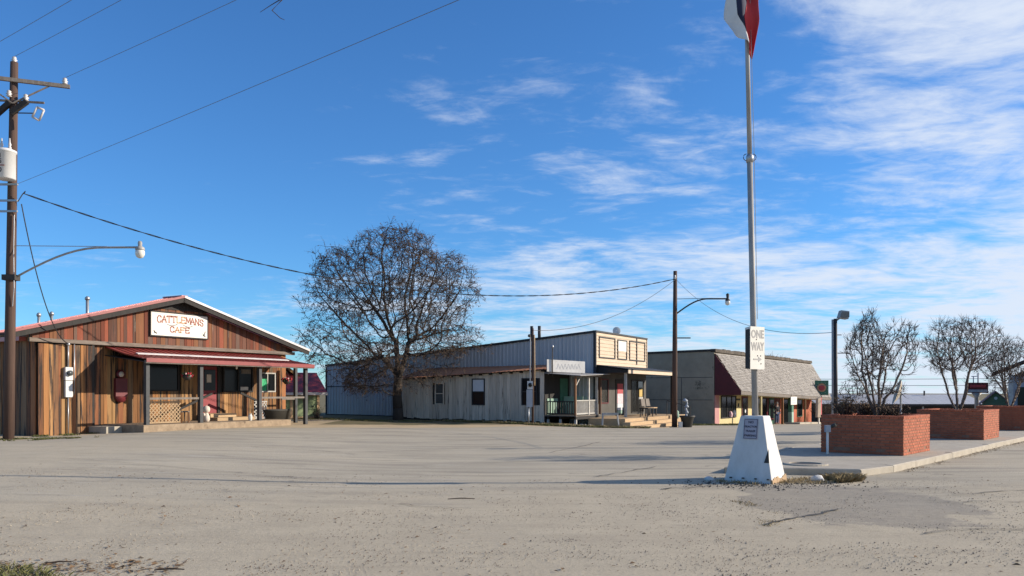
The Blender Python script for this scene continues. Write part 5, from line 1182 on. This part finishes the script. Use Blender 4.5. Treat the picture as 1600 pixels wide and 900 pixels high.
# mesh dish, seen past the nearest planter tree
q = Vector((14.6, 31.0)); qz = h(*q) + SLAB; t = thing('mesh_dish', 'pale mesh satellite dish behind the nearest planter tree', 'satellite dish', (q.x, q.y, qz))
m = MB(); fr = Vector((.35, -.25, .9)).normalized(); ux = fr.cross(Vector((0, 1, 0))).normalized(); uy = ux.cross(fr); cc = Vector((0, 0, 1.55))
fr = Vector((-.9, .3, .3)).normalized(); ux = fr.cross(Vector((0, 0, 1))).normalized(); uy = ux.cross(fr)
for i, rr in enumerate((.02, .18, .34, .5)): m.v += [tuple(cc + (ux * math.cos(2 * math.pi * k / 16) + uy * math.sin(2 * math.pi * k / 16)) * rr + fr * (.6 * rr * rr)) for k in range(16)]
m.f = [(i * 16 + k, i * 16 + (k + 1) % 16, (i + 1) * 16 + (k + 1) % 16, (i + 1) * 16 + k) for i in range(3) for k in range(16)]
m.build('reflector', 'dish', t, True); MB().tube((0, 0, qz), (0, 0, 1.5), .04).build('post', 'galv', t); MB().tube(cc, cc + fr * .5, .015).build('feed', 'galv', t)

# power pedestal in front of the nearest planter, manhole on the island
q = vw(19.55, -7.15); qz = h(*q) + SLAB; t = thing('power_pedestal', 'grey outlet box with a small spotlight on a white post before the planter', 'outlet post', (q.x, q.y, qz), 0)
MB().box(-.022, .022, -.022, .022, qz, qz + .62).build('post', 'white_paint', t); MB().box(-.055, .06, -.05, .05, qz + .52, qz + .68).build('box', 'box_blue_grey', t)
MB().tube((.08, 0, qz + .64), (.19, -.03, qz + .7), .035, .05, n=10).build('spotlight', 'tub_black', t, True); MB().tube((.19, -.03, qz + .7), (.192, -.03, qz + .701), .045, n=10).build('lens', 'glass_dim', t)
q = Vector((5.95, 16.75)); qz = h(*q) + SLAB; t = thing('manhole', 'round iron manhole set in a raised collar on the island', 'manhole', (q.x, q.y, qz))
m = MB(); m.lathe((0, 0, qz), [(.44, -.05), (.44, .012), (.42, .022), (.32, .022), (.31, -.01)], 28); m.build('collar', 'concrete', t)
MB().lathe((0, 0, qz), [(.30, -.03), (.30, .006), (.05, .012)], 24).build('cover', 'iron', t)

# ------------------------------------------------------------------ trees
def grow(attractors, seeds, step, infl, kill, iters, rng, up=0.0):
    """space colonisation: returns nodes and parents"""
    nodes = [Vector(p) for p, _ in seeds]; par = [q_ for _, q_ in seeds]; att = [Vector(a) for a in attractors]
    for it in range(iters):
        kd = kdtree.KDTree(len(nodes))
        for i, p in enumerate(nodes): kd.insert(p, i)
        kd.balance(); pull = {}; keep = []
        for a in att:
            co, i, d = kd.find(a)
            if d < kill: continue
            keep.append(a)
            if d < infl: pull.setdefault(i, Vector()); pull[i] += (a - co).normalized()
        att = keep
        if not pull or not att: break
        added = 0
        for i, dv in pull.items():
            if dv.length < 1e-4: continue
            d = (dv.normalized() + Vector((rng.uniform(-.22, .22), rng.uniform(-.22, .22), rng.uniform(-.22, .22) + up))).normalized()
            p = nodes[i] + d * step
            if kd.find(p)[2] < step * .35: continue
            nodes.append(p); par.append(i); added += 1
        if not added: break
    return nodes, par
def radii(nodes, par, rmin, power, rmax):
    acc = [0.0] * len(nodes); kids = [0] * len(nodes)
    for i in range(len(nodes) - 1, -1, -1):
        if acc[i] == 0: acc[i] = rmin ** power
        if par[i] >= 0: acc[par[i]] += acc[i]; kids[par[i]] += 1
    return [min(rmax, a ** (1 / power)) for a in acc], kids
def tree_mesh(nodes, par, rad, thick):
    """big limbs and fine twigs as two builders"""
    big_, small_ = MB(), MB()
    for i, p in enumerate(par):
        if p < 0: continue
        r0, r1 = rad[p], rad[i]
        if r1 < r0 * .55: r0 = r1 * 1.25
        a, b = nodes[p], nodes[i]; e = (b - a) * .06
        (big_ if r1 > thick else small_).tube(a - e, b + e, r0, r1, 9 if r1 > .06 else (5 if r1 > .02 else 3), caps=r1 > .03)
    return big_, small_
def twigs(mb_, nodes, par, kids, rng, n_, length, r_, droop=0.0, chance=1.0, leaf=None, lchance=0):
    for i, p in enumerate(par):
        if p < 0 or kids[i] > 1 or rng.random() > chance: continue
        d0 = (nodes[i] - nodes[p]).normalized()
        for k in range(n_ if kids[i] == 0 else max(1, n_ // 2)):
            d = (d0 + Vector((rng.uniform(-1, 1), rng.uniform(-1, 1), rng.uniform(-1, 1) - droop)) * .8).normalized(); L = length * rng.uniform(.5, 1.2)
            m1 = nodes[i] + d * L * .5 + Vector((rng.uniform(-1, 1), rng.uniform(-1, 1), rng.uniform(-1, 1))) * L * .08; m2 = nodes[i] + d * L + Vector((0, 0, -droop * L * .2))
            mb_.tube(nodes[i], m1, r_, r_ * .8, 3, False); mb_.tube(m1, m2, r_ * .8, r_ * .4, 3, False)
            if leaf is not None and rng.random() < lchance:
                for j in range(rng.randint(1, 4)):
                    c_ = m1.lerp(m2, rng.random()) + Vector((rng.uniform(-.04, .04), rng.uniform(-.04, .04), rng.uniform(-.08, .02))); s_ = rng.uniform(.018, .042)
                    u = Vector((rng.uniform(-1, 1), rng.uniform(-1, 1), rng.uniform(-1, 1))).normalized(); v = u.orthogonal().normalized()
                    leaf.add([c_ - u * s_, c_ + v * s_ * .6, c_ + u * s_, c_ - v * s_ * .6], [(0, 1, 2, 3)])
# big bare tree
rng = random.Random(21)
TX, TY, TS = -6.3, 45.2, 1.2; tz = h(TX, TY)
att = []
CROWN = [(1.3, 2.2), (1.7, 2.9), (2.85, 3.75), (4.0, 3.95), (5.6, 4.05), (6.6, 3.8), (7.3, 3.3), (8.1, 2.2), (8.6, 1.0), (8.9, .4)]
while len(att) < 8200:
    a, rr = rng.uniform(0, 6.283), math.sqrt(rng.random()); z = rng.uniform(1.3, 8.8)
    k = (z - 1.3) / 7.5
    R_ = lerp_tab(CROWN, z) * (1 + .14 * math.sin(3 * a + 1 + z * .4) + .10 * math.sin(5 * a + z) + .10 * noise.noise(Vector((math.cos(a) * 1.3, math.sin(a) * 1.3, z * .7))))
    if k < .2 and rr < .35: continue
    if rng.random() > .55 + .45 * rr: continue
    p_ = Vector((R_ * rr * math.cos(a) - .1, R_ * rr * math.sin(a) * .9, z))
    if noise.noise(p_ * .62 + Vector((4, 1, 7))) < -.16 or rr > .84 + .62 * noise.noise(p_ * .75) + .24 * rng.random(): continue
    wx, wy, wz = TX + p_.x * TS - 4.37, TY + p_.y * TS - 44.0, p_.z * TS
    lx, ly = wx * .5 + wy * .866, -wx * .866 + wy * .5
    if (lx > -3.9 and wz < 3.7 and ly < 11.3) or (lx > -.6 and wz < 5.0): continue
    att.append(tuple(p_))
seeds = [((.05, 0, -.15), -1), ((.04, 0, .5), 0), ((.0, .0, 1.1), 1), ((.02, .02, 1.6), 2), ((.06, .02, 2.0), 3), ((.03, .02, 2.5), 4), ((.0, 0, 3.0), 5), ((.26, .05, 2.5), 4), ((.42, .08, 3.0), 7), ((.5, .1, 3.5), 8), ((-.05, 0, 3.6), 6), ((-.3, -.1, 2.45), 4), ((-.7, -.2, 2.9), 11)]
nodes, par = grow(att, seeds, .22, 1.6, .27, 120, rng)
rad, kids = radii(nodes, par, .0085, 2.3, .19)
for i_, r_ in enumerate((.27, .235, .215, .205, .20)): rad[i_] = r_
tb_, ts_ = tree_mesh(nodes, par, rad, .024)
lf = MB(); twigs(ts_, nodes, par, kids, rng, 7, .46, .0074, .22, 1.0, lf, .6)
t = thing('bare_tree', 'large spreading leafless tree beside the white shed', 'tree', (TX, TY, tz))
ROOTZ[t.name] = 0.0; t.scale = (TS, TS, TS)
tb_.build('trunk', 'bark', t, True); ts_.build('crown', 'twig', t, False, 'stuff'); lf.build('dry_leaves', 'dead_leaf', t, False, 'stuff')

# crape myrtles in the planters
def crape(idx, v0, dv, dw, height, spread, seed, label, stems=5, low=.4):
    rng = random.Random(seed); o = vw(v0 + dv, -5.65 - dw); z0 = h(o.x, o.y) + SLAB + PH - .16
    t = thing('planter_tree', label, 'tree', (o.x, o.y, z0), 0, 'bare trees in the brick planters'); ROOTZ[t.name] = 0.0
    att = []
    while len(att) < 1900:
        a, rr, k = rng.uniform(0, 6.283), math.sqrt(rng.random()), rng.random()
        R_ = spread * (.32 + .68 * math.sin(math.pi * (.10 + .62 * k))) * (1 + .18 * math.sin(3 * a + seed) + .1 * math.sin(2 * a + 2 * seed)); z = height * (low + (1 - low) * k)
        p_ = Vector((R_ * rr * math.cos(a), R_ * rr * math.sin(a), z * (1 - .16 * rr * rr)))
        if rng.random() > .25 + .75 * rr or noise.noise(p_ * 1.7 + Vector((seed, 0, 2))) < -.05: continue
        att.append(tuple(p_))
    seeds = [((0, 0, -.05), -1)]
    for s_ in range(stems):
        a = s_ * 6.283 / stems + rng.uniform(-.3, .3); p0 = 0; tilt = rng.uniform(.16, .5)
        for j in range(1, 5):
            dz = .13 * j * height / 2.6; seeds.append(((math.cos(a) * (.03 + tilt * dz), math.sin(a) * (.03 + tilt * dz), dz), p0)); p0 = len(seeds) - 1
    nodes, par = grow(att, seeds, height * .034, height * .32, height * .036, 95, rng, .36)
    rad, kids = radii(nodes, par, .0052, 2.25, .05)
    b_, s2 = tree_mesh(nodes, par, rad, .011); twigs(s2, nodes, par, kids, rng, 5, height * .07, .0052, -.5, 1.0)
    b_.build('trunk', 'crape_bark', t, True); s2.build('crown', 'crape_twig', t, False, 'stuff'); return t
crape(0, 20.2, 1.15, .9, 2.70, .86, 3, 'bare many stemmed tree in the nearest brick planter', 7, .26)
crape(1, 28.4, 1.1, .95, 3.15, 1.30, 9, 'bare spreading tree in the middle brick planter', 5, .48)
crape(2, 36.6, .8, .9, 2.85, 1.12, 14, 'bare tree in the farthest brick planter at the right edge', 5)
# dry shrubs in the nearest planter
def shrub(name, label, o, z0, n_, hh, spread, seed, mm='crape_twig', leafm='litter', cat='shrub', group=None, leaves=3):
    rng = random.Random(seed); t = thing(name, label, cat, (o.x, o.y, z0), 0, group); ROOTZ[t.name] = 0.0; st_, lv = MB(), MB()
    for k in range(n_):
        a = rng.uniform(0, 6.283); b = Vector((rng.uniform(-.25, .25) * spread, rng.uniform(-.25, .25) * spread, 0)); e = b + Vector((math.cos(a) * spread * rng.random(), math.sin(a) * spread * rng.random(), hh * rng.uniform(.5, 1.05))); mid = b.lerp(e, .5) + Vector((rng.uniform(-.06, .06), rng.uniform(-.06, .06), .03))
        st_.tube(b, mid, .006, .005, 3, False); st_.tube(mid, e, .005, .002, 3, False)
        for j in range(leaves):
            c_ = mid.lerp(e, rng.random()) + Vector((rng.uniform(-.03, .03), rng.uniform(-.03, .03), 0)); s_ = rng.uniform(.018, .04); u = Vector((rng.uniform(-1, 1), rng.uniform(-1, 1), rng.uniform(-1, 1))).normalized(); v = u.orthogonal().normalized()
            lv.add([c_ - u * s_, c_ + v * s_ * .5, c_ + u * s_, c_ - v * s_ * .5], [(0, 1, 2, 3)])
    st_.build('stems', mm, t, False, 'stuff')
    if leaves: lv.build('leaves', leafm, t, False, 'stuff')
    return t
for i, (dv, dw, hh, lab, mm) in enumerate(((.5, 1.45, .62, 'tall brown withered shrub at the left of the nearest planter', 'litter'), (1.1, .6, .42, 'reddish dry shrub right of the tree stems in the nearest planter', 'dead_leaf'), (1.7, 1.35, .5, 'brown dry shrub at the back of the nearest planter', 'litter'))):
    o = vw(20.2 + dv, -5.65 - dw); shrub('dry_shrub', lab, o, h(o.x, o.y) + SLAB + PH - .16, 150, hh, .42, 31 + i, leafm=mm, group='withered shrubs in the nearest planter')

# bare trees far behind: shared meshes, each tree its own object
def far_tree_mesh(seed, height, spread):
    rng = random.Random(seed); att = []
    while len(att) < 420:
        a, rr, k = rng.uniform(0, 6.283), math.sqrt(rng.random()), rng.random(); R_ = spread * math.sin(math.pi * (.15 + .75 * k)) ** .7
        att.append((R_ * rr * math.cos(a), R_ * rr * math.sin(a), height * (.25 + .75 * k)))
    seeds = [((0, 0, -.3), -1), ((0, 0, height * .1), 0), ((0, 0, height * .2), 1), ((0, 0, height * .3), 2)]
    nodes, par = grow(att, seeds, height * .05, height * .4, height * .055, 60, rng, .05); rad, kids = radii(nodes, par, .03, 2.3, .3)
    b_, s2 = tree_mesh(nodes, par, rad, .07); twigs(s2, nodes, par, kids, rng, 4, height * .09, .02, -.1, 1.0)
    return b_.mesh('far_trunk', 'bark'), s2.mesh('far_crown', 'twig')
fm = [far_tree_mesh(5, 8.5, 3.6), far_tree_mesh(6, 7.2, 3.4)]
for i, (x, y, s_, lab) in enumerate(((20, 92, .82, 'leftmost bare treetop showing above the grey shop wall'), (25.5, 96, .78, 'second bare treetop above the grey shop wall'), (31, 100, .95, 'bare treetop just left of the one way sign, above the parapet'), (36, 104, .74, 'low bare treetop right of the one way sign'), (36.6, 88, .55, 'grey bare tree at the far end of the shingled canopy'), (42, 92, .55, 'grey bare tree behind the floodlight pole'), (62, 104, .6, 'bare tree far off between the two planter trees'), (13, 86, .8, 'bare treetop left of the dark lamp pole'))):
    bmh, cmh = fm[i % 2]; z0 = h(x, y); t = thing('far_bare_tree', lab, 'tree', (x, y, z0), random.uniform(0, 360), 'bare trees behind the shops'); t.scale = (s_, s_, s_)
    ROOTZ[t.name] = 0.0
    for nm, me in (('trunk', bmh), ('crown', cmh)): o = bpy.data.objects.new(nm, me); C.objects.link(o); o.parent = t
for i, (x, y, hh, sp_, lab) in enumerate(((29.3, 77.5, 2.0, 1.6, 'dark scrubby bush beyond the far end of the shop'), (31.5, 80.0, 2.4, 1.9, 'second dark scrubby bush beyond the shop, nearer the floodlight pole'))):
    shrub('scrub_bush', lab, Vector((x, y)), h(x, y), 420, hh, sp_, 60 + i, 'twig', 'dead_leaf', 'bush', 'scrub beyond the shop', 4)
shrub('weed_clump', 'low weeds at the foot of the green garage corner', Vector((-10.7, 45.3)), h(-10.7, 45.3), 60, .8, .5, 77, 'twig', 'leaf_green', 'weed')
# branch tips of a tree overhead, only the lowest twigs reach into view
t = thing('overhead_branch', 'thin bare branch tips hanging into the top of the view', 'branch', (-2.6, 8.2, 5.4)); ROOTZ[t.name] = 0.0
m = MB(); m.path([(.6, .4, .9), (.1, .1, .45), (-.08, 0, .18), (.06, 0, .05), (.13, 0, .02)], [.02, .014, .009, .006, .004], 5); m.path([(.1, .1, .45), (-.1, .05, .3), (-.28, 0, .15)], [.01, .007, .004], 4); m.build('branch', 'twig', t)
o = bpy.data.objects['overhead_branch']; o.location = (-2.45, 8.6, 5.46); o.scale = (.62, .62, .62)

# ------------------------------------------------------------------ grass, litter and loose stones
def inside(poly, x, y):
    c_ = False; j = len(poly) - 1
    for i in range(len(poly)):
        if (poly[i][1] > y) != (poly[j][1] > y) and x < (poly[j][0] - poly[i][0]) * (y - poly[i][1]) / (poly[j][1] - poly[i][1]) + poly[i][0]: c_ = not c_
        j = i
    return c_
def blades(name, label, poly, n_, hgt, mm, seed, w=.012, thin=.0):
    rng = random.Random(seed); xs = [p[0] for p in poly]; ys = [p[1] for p in poly]; m = MB(); k = 0; tries = 0
    while k < n_ and tries < n_ * 12:
        tries += 1
        x, y = rng.uniform(min(xs), max(xs)), rng.uniform(min(ys), max(ys))
        if not inside(poly, x, y) or noise.noise(Vector((x * 1.4, y * 1.4, seed))) < thin: continue
        a = rng.uniform(0, 6.283); hh = hgt * rng.uniform(.4, 1.2); d = Vector((math.cos(a), math.sin(a), 0)); s_ = Vector((-d.y, d.x, 0)) * w; z = h(x, y) - .01; p = Vector((x, y, z)); l_ = d * hh * rng.uniform(.2, 1.6)
        m.add([p - s_, p + s_, p + l_ * .5 + Vector((0, 0, hh * .7)) + s_ * .5, p + l_ + Vector((0, 0, hh))], [(0, 1, 2), (0, 2, 3)]); k += 1
    o = m.build(name, mm, None, False, 'stuff'); o['label'] = label; o['category'] = 'grass'; return o
gp = [local(BO, BA, *q)[:2] for q in ((-3.3, 9, 0), (-3.3, 1.6, 0), (-3.4, -2.6, 0), (-2.0, -3.9, 0), (-3.5, -4.4, 0), (-5.2, -2.5, 0), (-5.4, 1.0, 0), (-4.5, 4.0, 0))]
blades('grass_strip', 'short patchy grass strip along the shed and little porch', gp, 9000, .10, 'grass', 3, .016, -.15)
blades('dry_grass_strip', 'dry straw grass mixed along the shed and little porch', gp, 4000, .12, 'dry_grass', 4, .014, -.1)
gp = [local(DO, DA, *q)[:2] for q in ((-.2, 6, 0), (-.2, -.3, 0), (5, -.3, 0), (6, -2.2, 0), (-1.0, -2.6, 0), (-4.5, .5, 0), (-4, 6, 0))]
blades('shop_grass', 'narrow green grass verge beside the grey shop wall', gp, 7000, .12, 'grass', 5, .02, -.2)
gp = [local(CO, CA, *q)[:2] for q in ((-.6, -.15, 0), (2.4, -.2, 0), (2.5, -1.1, 0), (1.2, -.9, 0), (-.4, -.7, 0))]
blades('cafe_grass', 'thin grass at the foot of the cafe plank wall', gp, 1100, .07, 'grass', 6, .014, 0)
blades('pole_grass', 'dry grass around the foot of the tall utility pole', [(-17.2, 26.6), (-16.0, 26.4), (-13.8, 26.9), (-13.6, 27.2), (-15.8, 27.6), (-17.2, 27.7)], 1600, .07, 'grass', 8, .014, -.05)
blades('verge_grass', 'green grass corner in the near left foreground', [(-6.0, 5.6), (-4.1, 5.9), (-3.75, 7.0), (-4.3, 7.45), (-5.6, 7.5), (-6.5, 7.3)], 5200, .07, 'grass', 9, .004, -.25)
blades('plinth_weeds', 'dry weeds in the gravel around the white plinth', [(3.6, 14.6), (4.4, 13.9), (5.2, 14.2), (5.9, 14.6), (6.0, 15.3), (5.2, 15.2), (4.45, 14.1), (3.8, 14.9)], 1100, .06, 'dry_grass', 10, .006, -.1)
blades('patch_edge_weeds', 'straw weeds growing along the ragged edge of the tar patch', [(2.95, 9.8), (3.15, 9.75), (3.5, 10.9), (3.45, 12.0), (3.2, 12.1), (3.25, 11.0)], 340, .035, 'dry_grass', 11, .005, .0)
blades('kerb_weeds', 'brown weeds along the foot of the kerb', [vw(17.6, -4.9)[:], vw(34, -4.9)[:], vw(34, -5.06)[:], vw(17.6, -5.06)[:]], 900, .05, 'dry_grass', 15, .008, .12)
blades('straw_heap', 'small heap of dead straw by the island corner', [(5.35, 14.55), (5.7, 14.45), (6.0, 14.6), (6.3, 14.8), (6.1, 15.0), (5.75, 14.9), (5.6, 15.15)], 1500, .13, 'dry_grass', 12, .006, -.05)
blades('tree_grass', 'sparse grass under the big bare tree', [(-11.8, 46.5), (-6.5, 44.0), (-4.6, 44.4), (-4, 43), (-7, 42.3), (-12, 44.8)], 2500, .08, 'grass', 13, .016, -.05)
def scatter(name, label, n_, mm, seed, smin, smax, flat, area, clump=0.0):
    rng = random.Random(seed); m = MB(); k = 0; tries = 0
    while k < n_ and tries < n_ * 20:
        tries += 1
        x, y = area(rng)
        if clump and noise.noise(Vector((x * .8, y * .8, seed))) < clump - .25 * rng.random(): continue
        s_ = rng.uniform(smin, smax) * (.5 + rng.random() ** 3); a = rng.uniform(0, 6.283); z = h(x, y) + .006
        c_, e_ = math.cos(a) * s_, math.sin(a) * s_
        if flat:
            tl = rng.uniform(-.6, .6) * s_; m.add([(x - c_, y - e_, z), (x - e_ * .5, y + c_ * .5, z + abs(tl)), (x + c_, y + e_, z + .3 * abs(tl)), (x + e_ * .5, y - c_ * .5, z + .004)], [(0, 1, 2, 3)])
        else: m.add([(x - c_, y - e_, z - .004), (x + e_ * .8, y - c_ * .8, z - .004), (x + c_ * .9, y + e_ * .9, z - .004), (x - e_ * .7, y + c_ * .7, z - .004), (x + s_ * .1, y, z + s_ * .7)], [(0, 1, 4), (1, 2, 4), (2, 3, 4), (3, 0, 4)])
        k += 1
    o = m.build(name, mm, None, False, 'stuff'); o['label'] = label; o['category'] = 'ground litter'; return o
def fan(y0, y1, p=1.0): 
    def f(rng): y = y0 + (y1 - y0) * rng.random() ** p; return rng.uniform(-.66, .66) * y, y
    return f
scatter('gravel', 'loose gravel grains drifted over the near road', 13000, 'pebble', 41, .004, .011, False, fan(6.8, 15, 1.3), .10)
scatter('leaf_litter', 'small dead leaves and bark bits scattered over the near road', 900, 'litter', 42, .012, .03, True, fan(6.9, 16, 1.1), .12)
scatter('verge_leaves', 'dead brown leaves along the grass in the near left corner', 900, 'litter', 43, .015, .035, True, lambda r: (r.uniform(-6.2, -3.0), r.gauss(7.45, .22)))
scatter('plinth_debris', 'dark grit and bits around the foot of the plinth', 700, 'crack', 44, .008, .03, False, lambda r: (r.gauss(4.4, .8), r.gauss(14.2, .35)))
scatter('kerb_debris', 'dark leaf debris gathered against the kerb', 900, 'litter', 45, .012, .03, True, lambda r: tuple(vw(r.uniform(17.5, 36), -5.0 + abs(r.gauss(0, .12)))), .05)
for i, (x, y, L, a) in enumerate(((-3.05, 7.35, .13, .1), (-4.2, 7.65, .11, .3), (-.75, 12.2, .2, .12))):
    z = h(x, y) + .016; d = Vector((math.cos(a), math.sin(a), 0)) * L
    one('twig', MB().path([Vector((x, y, z)) - d, Vector((x, y + .01, z + .008)), Vector((x, y, z)) + d], [.006, .009, .005], 5), 'twig', ('dark fallen twig lying right of the grass in the near left foreground', 'fallen twig nearest the left edge of the near road', 'long thin fallen stick in the middle of the road')[i], 'twig')
for i, (x, y, s_, lab) in enumerate(((3.55, 14.85, .07, 'pale round stone at the left foot of the plinth'), (5.45, 14.72, .1, 'whitish rock beside the straw heap'))):
    bmx = bmesh.new(); bmesh.ops.create_icosphere(bmx, subdivisions=2, radius=s_)
    for v in bmx.verts: v.co = Vector((v.co.x * 1.3, v.co.y, v.co.z * .75)) * (1 + .35 * noise.noise(v.co * 14))
    m = MB().add([v.co.copy() for v in bmx.verts], [[v.index for v in f.verts] for f in bmx.faces]); bmx.free()
    one('stone', m, 'plinth_white', lab, 'stone', smooth=True).location = (x, y, h(x, y) + s_ * .4)
# leaning black vent bump: low rubber hump by the plinth
